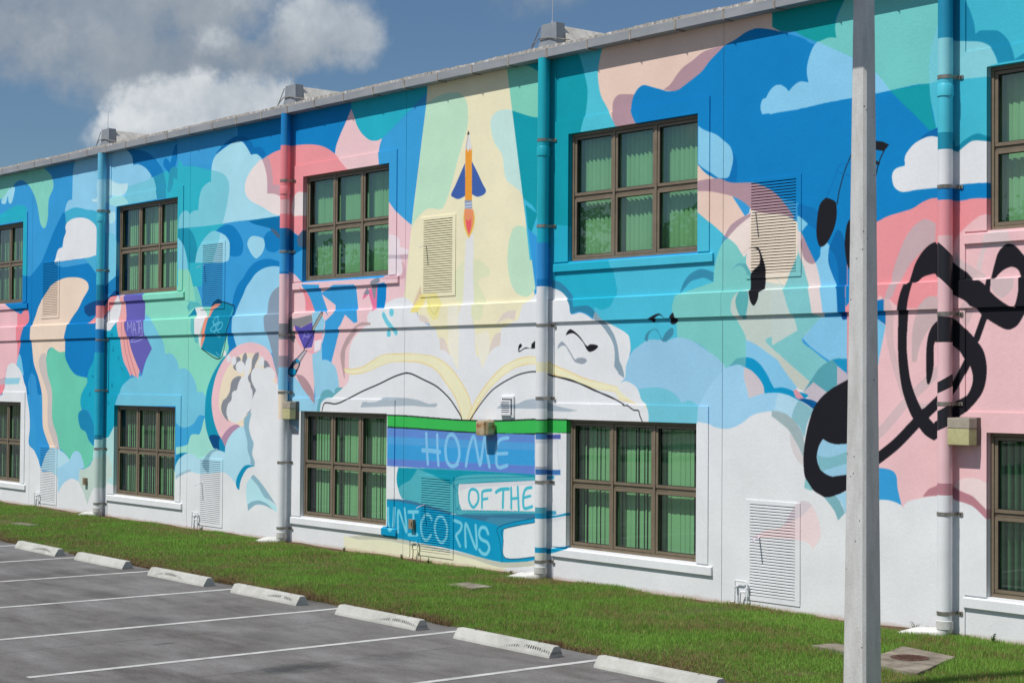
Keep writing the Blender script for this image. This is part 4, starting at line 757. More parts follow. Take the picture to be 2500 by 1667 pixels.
    (2, 112, 192, 214, 0.055, -2132, 57, -2138, 65, -2150, 65, -2155, 55, -2149, 47, -2134, 43, -2129, 34, -2136, 25, -2147, 25, -2154, 30),
    (0, 217, 215, 188, 0, -2537, 17, -2524, 23, -2489, 29, -2460, 29, -2414, 29, -2359, 27, -2309, 26, -2224, 21, -2099, 14, -2016, 10023, -2015, 10016, -2065, 10, -2091, 4, -2106, -8, -2090, 9961, -2535, 9916),
    (0, 182, 184, 170, 0, -2524, 10024, -2460, 31, -2414, 32, -2359, 31, -2309, 28, -2224, 23, -2156, 19, -2099, 15, -2016, 10024, -2015, 10017, -2096, 7, -2170, 14, -2224, 18, -2309, 23, -2359, 24, -2414, 26, -2492, 10021),
    (0, 212, 214, 217, 0, -2091, 3, -2065, 9, -2015, 10014, -2015, 9953, -2085, 9961),
    (1, 212, 214, 217, 0, -2018, 219, -1943, 220, -1940, -40, -2015, -47),
    (1, 80, 92, 164, 0, -2018, 215, -1958, 218, -1958, 211, -2018, 209),
    (1, 205, 205, 210, 0, -2018, 209, -1965, 210, -1965, 207, -2017, 203),
    (1, 60, 112, 172, 0, -2017, 163, -1993, 163, -1958, 165, -1958, 157, -2017, 156),
    (1, 62, 152, 184, 0, -2017, 152, -1972, 156, -1972, 150, -2017, 147),
    (2, 180, 180, 186, 0.008, -1965, 210, -1964, 185, -1961, 168),
    (2, 180, 180, 186, 0.008, -1976, 149, -1978, 129, -1974, 114, -1969, 104),
    (1, 62, 152, 184, 0, -2016, 101, -1968, 103, -1966, 98, -2016, 90),
    (1, 10, 136, 177, 0, -2016, 93, -1968, 96, -1941, 102, -1941, 98, -1992, 89, -2016, 87),
    (1, 200, 202, 206, 0, -2016, 86, -1992, 87, -1943, 97, -1943, 94, -1992, 82, -2016, 81),
    (0, 10, 136, 177, 0, -2016, 10044, -1984, 45, -1955, 50, -1942, 10052, -1944, 48, -1967, 41, -1991, 37, -2016, 10036),
]
MX0, MX1, MZ0, MZ1, PPM, SS = -43.0, -1.4, -0.4, 8.1, 120, 2


def spline(pts, corner, n=5):
    out = []
    k = len(pts)
    for i in range(k):
        p1, p2 = pts[i], pts[(i + 1) % k]
        if corner[i] and corner[(i + 1) % k]:
            out.append(p1)
            continue
        p0 = p1 if corner[i] else pts[(i - 1) % k]
        p3 = p2 if corner[(i + 1) % k] else pts[(i + 2) % k]
        for j in range(n):
            t = j / n
            t2, t3 = t * t, t * t * t
            out.append(tuple(0.5 * (2 * p1[a] + (p2[a] - p0[a]) * t + (2 * p0[a] - 5 * p1[a] + 4 * p2[a] - p3[a]) * t2
                                    + (3 * p1[a] - p0[a] - 3 * p2[a] + p3[a]) * t3) for a in (0, 1)))
    return out


def fill(img, poly, rgb):
    H, W = img.shape[:2]
    xs = (np.array([p[0] for p in poly]) - MX0) * PPM * SS
    ys = (np.array([p[1] for p in poly]) - MZ0) * PPM * SS
    r0, r1 = max(0, int(ys.min())), min(H, int(ys.max()) + 2)
    c0, c1 = max(0, int(xs.min()) - 1), min(W, int(xs.max()) + 2)
    if r1 <= r0 or c1 <= c0:
        return
    acc = np.zeros((r1 - r0, c1 - c0 + 1), np.int16)
    n = len(poly)
    for i in range(n):
        xa, ya, xb, yb = xs[i], ys[i], xs[(i + 1) % n], ys[(i + 1) % n]
        if ya == yb:
            continue
        if ya > yb:
            xa, ya, xb, yb = xb, yb, xa, ya
        a, b = max(r0, math.ceil(ya - 0.5)), min(r1, math.ceil(yb - 0.5))
        if b <= a:
            continue
        rows = np.arange(a, b)
        xx = xa + (rows + 0.5 - ya) * (xb - xa) / (yb - ya)
        cc = np.clip(np.ceil(xx - 0.5).astype(int), c0, c1) - c0
        acc[rows - r0, cc] += 1
    mask = (np.cumsum(acc, axis=1) % 2)[:, :-1].astype(bool)
    img[r0:r1, c0:c1][mask] = rgb


def stroke(pts, w):
    """outline of a brush line of width w"""
    P = []
    k = len(pts)
    dense = []
    for i in range(k - 1):
        p1, p2 = pts[i], pts[i + 1]
        p0 = pts[i - 1] if i else p1
        p3 = pts[i + 2] if i + 2 < k else p2
        for j in range(5):
            t = j / 5
            dense.append(tuple(0.5 * (2 * p1[a] + (p2[a] - p0[a]) * t + (2 * p0[a] - 5 * p1[a] + 4 * p2[a] - p3[a]) * t * t
                                      + (3 * p1[a] - p0[a] - 3 * p2[a] + p3[a]) * t ** 3) for a in (0, 1)))
    dense.append(pts[-1])
    quads = []
    for i in range(len(dense) - 1):
        (xa, ya), (xb, yb) = dense[i], dense[i + 1]
        L = math.hypot(xb - xa, yb - ya) or 1e-6
        nx, ny = -(yb - ya) / L * w / 2, (xb - xa) / L * w / 2
        quads.append([(xa + nx, ya + ny), (xb + nx, yb + ny), (xb - nx, yb - ny), (xa - nx, ya - ny)])
    return dense, quads


def paint_mural():
    W, H = int((MX1 - MX0) * PPM), int((MZ1 - MZ0) * PPM)
    img = np.zeros((H * SS, W * SS, 3), np.uint8)
    for row in MURAL:
        k, rgb, w = row[0], row[1:4], row[4]
        pts, cor = [], []
        for x, z in zip(row[5::2], row[6::2]):
            c = z > 5000
            pts.append((x / 100, (z - 10000 if c else z) / 100))
            cor.append(c)
        if k == 0:
            fill(img, spline(pts, cor), rgb)
        elif k == 1:
            fill(img, pts, rgb)
        else:
            dense, quads = stroke(pts, w)
            for q in quads:
                fill(img, q, rgb)
            for (x, z) in dense:
                fill(img, [(x + math.cos(a * pi / 5) * w / 2, z + math.sin(a * pi / 5) * w / 2) for a in range(10)], rgb)
    lut = np.array([min(0.86, 0.80 * lin(i) / WHITE) for i in range(256)], np.float32)
    f = lut[img].reshape(H, SS, W, SS, 3).mean(axis=(1, 3))
    # to sRGB code values for an 8 bit image
    f = np.where(f <= 0.0031308, f * 12.92, 1.055 * np.power(np.maximum(f, 1e-6), 1 / 2.4) - 0.055)
    px = np.ones((H, W, 4), np.float32)
    px[..., :3] = f
    im = bpy.data.images.new('mural_pigment', W, H, alpha=False, float_buffer=False)
    im.colorspace_settings.name = 'sRGB'
    im.pixels.foreach_set(px.ravel())
    im.update()
    im.pack()
    return im


mural_img = paint_mural()


def mural_mat(name, stucco):
    m_, t, b = mat(name, None, 0.8, 0, 0.12)
    p = pos(t)
    s_ = N(t, 'ShaderNodeSeparateXYZ')
    t.links.new(p, s_.inputs[0])
    u = math_(t, 'DIVIDE', math_(t, 'SUBTRACT', s_.outputs[0], MX0), MX1 - MX0)
    v = math_(t, 'DIVIDE', math_(t, 'SUBTRACT', s_.outputs[2], MZ0), MZ1 - MZ0)
    cmb = N(t, 'ShaderNodeCombineXYZ')
    put(t, cmb.inputs[0], u)
    put(t, cmb.inputs[1], v)
    tx = N(t, 'ShaderNodeTexImage', interpolation='Cubic', extension='EXTEND')
    tx.image = mural_img
    t.links.new(cmb.outputs[0], tx.inputs[0])
    # brushed, slightly uneven coats; soil splash at the foot of the wall
    coat = noise(t, p, 1.3, 5, 0.6)
    fine = noise(t, p, 22.0, 3, 0.6)
    c = mixc(t, 1.0, tx.outputs[0], ramp(t, coat, [(0.3, (0.92, 0.92, 0.92)), (0.7, (1.03, 1.03, 1.03))]), 'MULTIPLY')
    c = mixc(t, 1.0, c, ramp(t, fine, [(0.3, (0.965, 0.965, 0.965)), (0.7, (1.02, 1.02, 1.02))]), 'MULTIPLY')
    soil = math_(t, 'MULTIPLY', math_(t, 'SUBTRACT', 1.0, math_(t, 'DIVIDE', s_.outputs[2], math_(t, 'ADD', -0.02, math_(t, 'MULTIPLY', noise(t, p, 3.0, 5, 0.7), 0.16))), clamp=True), 0.7)
    c = mixc(t, soil, c, (0.44, 0.30, 0.19, 1))
    put(t, b.inputs['Base Color'], c)
    if stucco:
        h = math_(t, 'ADD', noise(t, p, 30.0, 3, 0.55), math_(t, 'MULTIPLY', noise(t, p, 9.0, 2, 0.5), 0.6))
        bump(t, b, h, 0.17, 0.012)
    else:
        bump(t, b, noise(t, p, 40.0, 2, 0.5), 0.12, 0.004)
    return m_


M_STUCCO = mural_mat('mural_on_stucco', True)
M_TRIM = mural_mat('mural_on_smooth_render', False)
M_JOINT = mat('joint_sealant', (0.10, 0.11, 0.12), 0.9)[0]
M_FRAME = worn('bronze_aluminium', (0.165, 0.130, 0.090), (0.205, 0.165, 0.115), 6, 0.5, 0.0, spec=0.5)
M_GASKET = mat('black_gasket', (0.012, 0.012, 0.012), 0.7)[0]
M_FASCIA = worn('zinc_fascia', (0.27, 0.285, 0.31), (0.34, 0.355, 0.375), 1.5, 0.55, 0.1, spec=0.4, stretch=(1, 1, 3))
M_SEAM = worn('seam_sealant', (0.20, 0.17, 0.14), (0.42, 0.38, 0.33), 8, 0.8)
M_CAP = worn('galvanised_cap', (0.27, 0.29, 0.32), (0.36, 0.38, 0.40), 3, 0.5, 0.2)
M_MEMB = worn('roof_membrane', (0.46, 0.44, 0.40), (0.66, 0.64, 0.60), 9, 0.85, bscale=30, bstr=0.5, stretch=(1, 1, 0.25))
M_STRAP = worn('steel_strap', (0.22, 0.20, 0.17), (0.40, 0.38, 0.34), 12, 0.42, 0.55)
M_ROD = mat('aluminium_rod', (0.55, 0.56, 0.57), 0.4, 0.3)[0]
M_BOLT = mat('bolt_steel', (0.10, 0.09, 0.08), 0.5, 0.6)[0]
M_DARK = mat('dark_inside', (0.05, 0.05, 0.05), 0.9)[0]
M_BACK = mat('vent_back', (0.22, 0.22, 0.21), 0.9)[0]
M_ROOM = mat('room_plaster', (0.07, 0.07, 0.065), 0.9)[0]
M_PIPEWHITE = worn('white_pvc', (0.52, 0.51, 0.48), (0.70, 0.70, 0.69), 7, 0.4, spec=0.4)


def glass_mat():
    m_ = bpy.data.materials.new('green_tinted_glass')
    m_.use_nodes = True
    t = m_.node_tree
    t.nodes.clear()
    tr = N(t, 'ShaderNodeBsdfTransparent')
    tr.inputs[0].default_value = (0.53, 0.80, 0.61, 1)
    gl = N(t, 'ShaderNodeBsdfGlossy')
    gl.inputs['Roughness'].default_value = 0.0
    gl.inputs[0].default_value = (0.9, 0.95, 1.0, 1)
    lw = N(t, 'ShaderNodeLayerWeight')
    lw.inputs[0].default_value = 0.5
    f = math_(t, 'ADD', math_(t, 'MULTIPLY', math_(t, 'POWER', lw.outputs['Facing'], 4.0), 0.8), 0.125, clamp=True)
    bp = N(t, 'ShaderNodeBump')
    bp.inputs['Strength'].default_value = 0.03
    bp.inputs['Distance'].default_value = 0.02
    put(t, bp.inputs['Height'], noise(t, pos(t), 1.2, 2, 0.5))
    t.links.new(bp.outputs[0], gl.inputs['Normal'])
    mx = N(t, 'ShaderNodeMixShader')
    put(t, mx.inputs[0], f)
    t.links.new(tr.outputs[0], mx.inputs[1])
    t.links.new(gl.outputs[0], mx.inputs[2])
    o = N(t, 'ShaderNodeOutputMaterial')
    t.links.new(mx.outputs[0], o.inputs[0])
    return m_


M_GLASS = glass_mat()
M_SLAT = worn('blind_fabric', (0.60, 0.66, 0.50), (0.68, 0.73, 0.57), 3, 0.8, stretch=(1, 1, 0.2))

# ------------------------------------------------------------------ terrain
GRASS_EDGE = lambda x: -3.93 - (x + 16.0) * 0.016 - 0.13 * min(8.0, max(0.0, x + 14.5)) + 0.05 * math.sin(x * 1.7) + 0.03 * math.sin(x * 4.1 + 1)
STOP_Y = lambda x: -4.58 - (x + 13.0) * 0.0275


def asphalt_mat():
    m_, t, b = mat('worn_asphalt', None, 0.85, 0, 0.3)
    p = pos(t)
    mp = N(t, 'ShaderNodeMapping')
    mp.inputs['Scale'].default_value = (0.50, 1.6, 1)
    mp.inputs['Rotation'].default_value = (0, 0, -0.12)
    t.links.new(p, mp.inputs[0])
    big = noise(t, mp.outputs[0], 0.85, 10, 0.72)
    grit = noise(t, p, 48.0, 4, 0.75)
    pat = noise(t, p, 0.9, 4, 0.55)
    c = ramp(t, big, [(0.33, (0.092, 0.083, 0.078)), (0.46, (0.146, 0.138, 0.133)), (0.60, (0.190, 0.185, 0.183))])
    c = mixc(t, 1.0, c, ramp(t, pat, [(0.32, (0.80, 0.79, 0.78)), (0.6, (1.08, 1.08, 1.09))]), 'MULTIPLY')
    c = mixc(t, 1.0, c, ramp(t, grit, [(0.3, (0.66, 0.66, 0.66)), (0.7, (1.34, 1.34, 1.34))]), 'MULTIPLY')
    # ghosts of blacked out old bay lines beside the new ones
    sq = N(t, 'ShaderNodeSeparateXYZ')
    t.links.new(p, sq.inputs[0])
    gx = math_(t, 'FRACT', math_(t, 'DIVIDE', math_(t, 'ADD', sq.outputs[0], math_(t, 'ADD', 100.27, math_(t, 'MULTIPLY', noise(t, p, 0.6, 2, 0.5), 0.10))), 2.695))
    gl_ = math_(t, 'LESS_THAN', math_(t, 'ABSOLUTE', math_(t, 'SUBTRACT', gx, 0.35)), 0.008)
    gl_ = math_(t, 'MULTIPLY', gl_, math_(t, 'GREATER_THAN', noise(t, p, 1.6, 5, 0.7), 0.50))
    gl_ = math_(t, 'MULTIPLY', gl_, math_(t, 'GREATER_THAN', sq.outputs[1], -9.7))
    # grime where cars stand: the middle of every bay
    mid = math_(t, 'SUBTRACT', 1.0, math_(t, 'MULTIPLY', math_(t, 'ABSOLUTE', math_(t, 'SUBTRACT', gx, 0.80)), 4.2), clamp=True)
    mid = math_(t, 'MULTIPLY', mid, math_(t, 'MULTIPLY', math_(t, 'SUBTRACT', noise(t, p, 1.1, 6, 0.7), 0.36), 3.2, clamp=True), clamp=True)
    c = mixc(t, math_(t, 'MULTIPLY', mid, 0.55), c, (0.075, 0.068, 0.064, 1))
    c = mixc(t, math_(t, 'MULTIPLY', gl_, 0.45), c, (0.05, 0.05, 0.052, 1))
    # oil stains: place, size along X and Y, depth
    for (sx, sy, rx, ry, k) in [(-15.70, -7.15, 0.34, 0.62, 0.80), (-18.06, -7.40, 0.05, 0.20, 0.85), (-15.7, -5.9, 0.35, 0.5, 0.40), (-19.9, -6.6, 0.8, 0.3, 0.35), (-22.6, -5.9, 0.7, 0.25, 0.4), (-25.6, -5.6, 1.0, 0.3, 0.35), (-17.9, -6.3, 0.5, 0.25, 0.3)]:
        sp = N(t, 'ShaderNodeSeparateXYZ')
        t.links.new(p, sp.inputs[0])
        a = math_(t, 'DIVIDE', math_(t, 'SUBTRACT', sp.outputs[0], sx), rx)
        e2 = math_(t, 'DIVIDE', math_(t, 'SUBTRACT', sp.outputs[1], sy), ry)
        r2 = math_(t, 'ADD', math_(t, 'MULTIPLY', a, a), math_(t, 'MULTIPLY', e2, e2))
        mk = math_(t, 'MULTIPLY', math_(t, 'SUBTRACT', math_(t, 'ADD', 1.0, math_(t, 'MULTIPLY', math_(t, 'SUBTRACT', noise(t, p, 5.0, 4, 0.6), 0.5), 1.6)), r2, clamp=True), k, clamp=True)
        c = mixc(t, mk, c, (0.032, 0.033, 0.036, 1))
    put(t, b.inputs['Base Color'], c)
    bump(t, b, math_(t, 'ADD', grit, math_(t, 'MULTIPLY', noise(t, p, 260, 2, 0.5), 0.5)), 0.5, 0.006)
    return m_


M_ASPH = asphalt_mat()
g = MB()
g.quad([(-900, -900, -0.30), (900, -900, -0.30), (900, 900, -0.30), (-900, 900, -0.30)])
base = put_obj('ground', g.mesh('ground', worn('distant_ground', (0.06, 0.08, 0.03), (0.10, 0.11, 0.05), 0.2, 0.95)))
tag(base, kind='structure')
g = MB()
g.quad([(-140, -75, -0.10), (120, -75, -0.10), (120, -3.2, -0.10), (-140, -3.2, -0.10)])
tag(put_obj('parking_lot', g.mesh('parking_lot', M_ASPH)), kind='structure')

# lawn bed between the asphalt and the wall
def soil_mat():
    m_, t, b = mat('lawn_soil', None, 0.95, 0, 0.1)
    p = pos(t)
    a = noise(t, p, 1.1, 5, 0.6)
    f = noise(t, p, 24.0, 4, 0.65)
    c = ramp(t, a, [(0.34, (0.15, 0.12, 0.065)), (0.5, (0.10, 0.115, 0.04)), (0.66, (0.08, 0.11, 0.034))])
    c = mixc(t, 1.0, c, ramp(t, f, [(0.3, (0.55, 0.55, 0.5)), (0.7, (1.35, 1.3, 1.2))]), 'MULTIPLY')
    sp = N(t, 'ShaderNodeSeparateXYZ')
    t.links.new(p, sp.inputs[0])
    near = math_(t, 'MULTIPLY', math_(t, 'ADD', sp.outputs[1], math_(t, 'ADD', 0.05, math_(t, 'MULTIPLY', noise(t, p, 1.7, 4, 0.6), 0.45))), 7.0, clamp=True)
    c = mixc(t, near, c, (0.115, 0.072, 0.046, 1))
    put(t, b.inputs['Base Color'], c)
    bump(t, b, f, 0.8, 0.03)
    return m_


xs = np.linspace(-62, 30, 369)
g = MB()
rows = 8


def lawn_z(x, y):
    e = GRASS_EDGE(x)
    t = (y - e) / (0 - e)
    return -0.085 + 0.055 * min(1, max(0, t * 9)) + 0.03 * t + 0.012 * math.sin(x * 2.3 + y * 1.9) + 0.008 * math.sin(x * 5.1 - y * 4.3)


vv = []
for j in range(rows + 1):
    for x in xs:
        e = GRASS_EDGE(x)
        s_ = (j / rows) ** 1.6
        y = e + (0.03 - e) * s_
        vv.append((x, y, lawn_z(x, y) if j else -0.104))
g.v = vv
nx = len(xs)
for j in range(rows):
    for i in range(nx - 1):
        g.f.append((j * nx + i, j * nx + i + 1, (j + 1) * nx + i + 1, (j + 1) * nx + i))
        g.mi.append(0)
tag(put_obj('lawn', g.mesh('lawn', soil_mat(), smooth=60)), kind='structure')

# painted bay lines
M_LINE = worn('road_paint', (0.40, 0.40, 0.39), (0.62, 0.62, 0.60), 5, 0.8, bscale=90, bstr=0.4, bdist=0.004)
LINES = [-38.4, -35.7, -33.0, -30.33, -27.69, -25.03, -22.19, -19.46, -16.83, -14.16, -11.46, -8.76, -6.06]
for i, x in enumerate(LINES):
    g = MB()
    y0, y1 = -9.62, STOP_Y(x) + 0.72
    w = 0.052
    k = 14
    lft = [(x - w + rnd.uniform(-.004, .004), y0 + (y1 - y0) * j / k) for j in range(k + 1)]
    rgt = [(x + w + rnd.uniform(-.004, .004), y0 + (y1 - y0) * j / k) for j in range(k + 1)]
    for j in range(k):
        g.quad([(*lft[j], -0.096), (*rgt[j], -0.096), (*rgt[j + 1], -0.096), (*lft[j + 1], -0.096)])
    tag(put_obj('parking_line', g.mesh('parking_line', M_LINE)), kind='structure')

# ------------------------------------------------------------------ the building
JX = [-45.9, -38.48, -30.98, -23.60, -16.28, -8.90, -1.5]          # control joints
WL = [-41.67, -34.16, -26.77, -19.45, -12.05, -4.70]               # left edge of each window bay
WW = 2.70
UT, UB, LT, LB = 6.677, 4.7645, 2.407, 0.497
BELT0, BELT1 = 3.865, 4.19
TOP = 7.857
VX = [-45.3, -37.88, -30.46, -23.11, -15.79, -8.42]                # left edge of the louvre openings
VW = 0.845
UV0, UV1, LV0, LV1 = 4.415, 5.625, 0.155, 1.365
PX = [-41.98, -34.62, -27.17, -19.87, -12.535, -5.18]              # downspout centres

school = thing('school_building', 'long two storey school building with a bright painted mural across its wall', 'building', (-20, 0, 0))
school_inv = Matrix.Translation((20, 0, 0))


def spart(name, mb, mats, parent=school, **kw):
    if parent is school:
        shift(mb, (-20, 0, 0))
    return part(name, mb, mats, parent, **kw)


def wall_panel(x0, x1, z0, z1, holes, depth=0.16):
    """stucco face with openings; every opening gets its reveals"""
    mb = MB()
    gx = sorted({x0, x1, *[h[0] for h in holes], *[h[1] for h in holes]})
    gz = sorted({z0, z1, *[h[2] for h in holes], *[h[3] for h in holes]})
    for a in range(len(gx) - 1):
        for b in range(len(gz) - 1):
            cx, cz = (gx[a] + gx[a + 1]) / 2, (gz[b] + gz[b + 1]) / 2
            if any(h[0] < cx < h[1] and h[2] < cz < h[3] for h in holes):
                continue
            mb.quad([(gx[a], 0, gz[b]), (gx[a + 1], 0, gz[b]), (gx[a + 1], 0, gz[b + 1]), (gx[a], 0, gz[b + 1])])
    for (a, b, c, d) in holes:
        mb.quad([(a, 0, c), (a, 0, d), (a, depth, d), (a, depth, c)])
        mb.quad([(b, 0, d), (b, 0, c), (b, depth, c), (b, depth, d)])
        mb.quad([(a, 0, d), (b, 0, d), (b, depth, d), (a, depth, d)])
        mb.quad([(b, 0, c), (a, 0, c), (a, depth, c), (b, depth, c)])
    for (xa, s_) in ((x0, 1), (x1, -1)):
        q = [(xa, 0, z0), (xa, 0, z1), (xa, 0.02, z1), (xa, 0.02, z0)]
        mb.quad(q if s_ > 0 else q[::-1])
    for (za, s_) in ((z0, 1), (z1, -1)):
        q = [(x0, 0, za), (x0, 0.02, za), (x1, 0.02, za), (x1, 0, za)]
        mb.quad(q if s_ > 0 else q[::-1])
    return mb


for k in range(len(JX) - 1):
    x0, x1 = JX[k] + 0.004, JX[k + 1] - 0.004
    wins = [w for w in WL[:5] if x0 < w and w + WW < x1]
    vens = [v for v in VX[1:5] if x0 < v and v + VW < x1]
    up_h = [(w, w + WW, UB, UT) for w in wins] + [(v, v + VW, UV0, UV1) for v in vens]
    lo_h = [(w, w + WW, LB, LT) for w in wins] + [(v, v + VW, LV0, LV1) for v in vens]
    spart('wall_panel', wall_panel(x0, x1, BELT1, TOP + 0.12, up_h), M_STUCCO)
    spart('wall_panel', wall_panel(x0, x1, -0.3, BELT0, lo_h), M_STUCCO)
mb = MB()
for x in JX[1:-1]:
    mb.box(x - 0.006, x + 0.006, 0.006, 0.019, -0.3, BELT0 - .003)
    mb.box(x - 0.006, x + 0.006, 0.006, 0.019, BELT1 + .003, TOP)
spart('expansion_joint', mb, M_JOINT)
# storey belt with a weathered top
for k in range(len(JX) - 1):
    mb = MB()
    mb.prism([(0.03, BELT0), (0.03, BELT1 + 0.018), (0.0, BELT1 + 0.018), (-0.036, BELT1), (-0.036, BELT0)], 'x', JX[k] + 0.002, JX[k + 1] - 0.002)
    spart('belt_course', mb, M_TRIM)
# shell behind the face: rooms, roof
mb = MB()
X0, X1 = JX[0], JX[-1]
mb.quad([(X0, 3.6, -.3), (X1, 3.6, -.3), (X1, 3.6, 8.0), (X0, 3.6, 8.0)])
for z in (0.02, 3.75, 4.2, 7.7):
    mb.quad([(X0, 0.16, z), (X1, 0.16, z), (X1, 3.6, z), (X0, 3.6, z)])
for x in [X0, X1] + JX[1:-1]:
    mb.quad([(x, 0.16, 0.02), (x, 3.6, 0.02), (x, 3.6, 7.7), (x, 0.16, 7.7)])
spart('inner_wall', mb, M_ROOM)
mb = MB()
mb.box(X0, X1, 0.05, 14.0, TOP + 0.125, 8.01)
spart('roof', mb, M_MEMB)
mb = MB()
mb.box(X0 - .2, X0 - 0.003, 0.0, 14.0, -.3, TOP + .12)
mb.box(X1 + 0.003, X1 + .2, 0.0, 14.0, -.3, TOP + .12)
mb.box(X0, X1, 13.8, 14.0, -.3, TOP + .12)
spart('outer_wall', mb, M_TRIM)

# raised strip by each downspout, window surrounds, sills and the windows themselves
F = 0.045                                                            # member width
GY = 0.118                                                           # glass line


def ring(mb, x0, x1, z0, z1, w, y0, y1):
    mb.box(x0, x1, y0, y1, z1 - w, z1)
    mb.box(x0, x1, y0, y1, z0, z0 + w)
    mb.box(x0, x0 + w, y0, y1, z0 + w, z1 - w)
    mb.box(x1 - w, x1, y0, y1, z0 + w, z1 - w)


for k, wl in enumerate(WL):
    if k == 5:
        continue
    wr = wl + WW
    for (zb, zt) in ((-0.3, BELT0), (BELT1 + 0.018, TOP)):
        mb = MB()
        mb.box(wl - 0.60, wl - 0.30, -0.017, 0.004, zb, zt)
        spart('pilaster_strip', mb, M_TRIM)
    for (zb, zt, head) in ((UB, UT, 6.893), (LB, LT, 2.642)):
        frm = MB()
        ring(frm, wl, wr, zb, zt, 0.045, 0.065, 0.15)
        pw = (WW - 0.09) / 3
        for j in (1, 2):
            xm = wl + 0.045 + pw * j
            frm.box(xm - 0.024, xm + 0.024, 0.067, 0.148, zb + 0.045, zt - 0.045)
        zm = (zb + zt) / 2 + 0.0
        for j in range(3):
            xa = wl + 0.045 + pw * j + (0.024 if j else 0)
            xb = wl + 0.045 + pw * (j + 1) - (0.024 if j < 2 else 0)
            frm.box(xa, xb, 0.095, 0.146, zm - 0.02, zm + 0.02)
        wnd = spart('window', frm, M_FRAME, bevel=0.003)
        pin = -wnd.location
        su = MB()
        su.box(wl - 0.30, wr + 0.22, -0.017, 0.004, zt, head)
        su.box(wl - 0.30, wl, -0.017, 0.004, zb, zt)
        su.box(wr, wr + 0.22, -0.017, 0.004, zb, zt)
        shift(su, (-20, 0, 0))
        part('surround', su, M_TRIM, wnd)
        si = MB()
        si.prism([(0.062, zb - 0.15), (0.062, zb - 0.004), (-0.038, zb - 0.034), (-0.038, zb - 0.147), (-0.015, zb - 0.147)], 'x', wl - 0.31, wr + 0.305)
        shift(si, (-20, 0, 0))
        part('sill', si, M_TRIM, wnd, bevel=0.004)
        for j in range(3):
            xa = wl + 0.045 + pw * j + (0.024 if j else 0) + 0.004
            xb = wl + 0.045 + pw * (j + 1) - (0.024 if j < 2 else 0) - 0.004
            for (za, zz) in ((zb + 0.049, zm - 0.024), (zm + 0.024, zt - 0.049)):
                sm = MB()
                ring(sm, xa, xb, za, zz, 0.042, 0.078, 0.135)
                shift(sm, (-20, 0, 0))
                part('sash', sm, M_FRAME, wnd, bevel=0.003)
                gk = MB()
                ring(gk, xa + 0.042, xb - 0.042, za + 0.042, zz - 0.042, 0.007, 0.088, 0.112)
                shift(gk, (-20, 0, 0))
                part('gasket', gk, M_GASKET, wnd)
                gp = MB()
                gp.quad([(xa + .044, GY, za + .044), (xb - .044, GY, za + .044), (xb - .044, GY, zz - .044), (xa + .044, GY, zz - .044)])
                shift(gp, (-20, 0, 0))
                part('pane', gp, M_GLASS, wnd)

# eaves: metal fascia in short lengths, sealed seams, ragged membrane edge
seams = [-21.567 + 0.912 * i for i in range(-26, 24)]
seams = [s for s in seams if X0 < s < X1]
FZ0, FZ1 = 7.857, 7.985
for a, b in zip(seams[:-1], seams[1:]):
    mb = MB()
    dz = rnd.uniform(-.003, .003)
    mb.prism([(0.05, FZ0 + dz), (0.05, FZ1 + dz), (-0.2, FZ1 + dz), (-0.2, FZ0 + dz)], 'x', a + 0.004, b - 0.004)
    spart('fascia_panel', mb, M_FASCIA, bevel=0.004)
for a in seams:
    mb = MB()
    mb.box(a - 0.028, a + 0.004, -0.2045, -0.19, FZ0 - 0.006, FZ1 + 0.004)
    mb.box(a - 0.002, a + 0.010, -0.214, -0.02, FZ0 - 0.018, FZ0 - 0.004)
    spart('fascia_seam', mb, M_SEAM)
mb = MB()
n0 = 0
xx = np.arange(X0, X1, 0.06)
prof = []
for x in xx:
    h = 8.034 + 0.006 * math.sin(x * 2.1) + rnd.uniform(-.007, .007)
    d = rnd.uniform(-.004, .004)
    mb.v += [(x, -0.192 + d, FZ1 - 0.004), (x, -0.186 + d, h - 0.006), (x, -0.12, h + 0.004), (x, 0.30, 8.02)]
for i in range(len(xx) - 1):
    for j in range(3):
        a = i * 4 + j
        mb.f.append((a, a + 4, a + 5, a + 1))
        mb.mi.append(0)
m_, t, b = mat('peeling_membrane', None, 0.85, 0, 0.3)
mp = N(t, 'ShaderNodeMapping')
mp.inputs['Scale'].default_value = (1, 0.4, 0.4)
t.links.new(pos(t), mp.inputs[0])
c = ramp(t, noise(t, mp.outputs[0], 16, 5, 0.75), [(0.36, (0.10, 0.095, 0.09)), (0.43, (0.30, 0.28, 0.26)), (0.56, (0.36, 0.34, 0.31)), (0.62, (0.62, 0.61, 0.60))])
put(t, b.inputs['Base Color'], c)
M_PEEL = m_
spart('roof_edging', mb, M_PEEL)

# ------------------------------------------------------------------ vertical blinds
SLW, SLP = 0.110, 0.092
slat_cache = {}


def slat_mesh(h):
    key = round(h, 3)
    if key not in slat_cache:
        mb = MB()
        k = 4
        pts = [((i / k - .5) * SLW, -0.010 * (1 - (2 * i / k - 1) ** 2)) for i in range(k + 1)]
        for i in range(k):
            mb.quad([(pts[i][0], pts[i][1], -h), (pts[i + 1][0], pts[i + 1][1], -h), (pts[i + 1][0], pts[i + 1][1], 0), (pts[i][0], pts[i][1], 0)])
        slat_cache[key] = mb.mesh('slat', M_SLAT, smooth=60)
    return slat_cache[key]


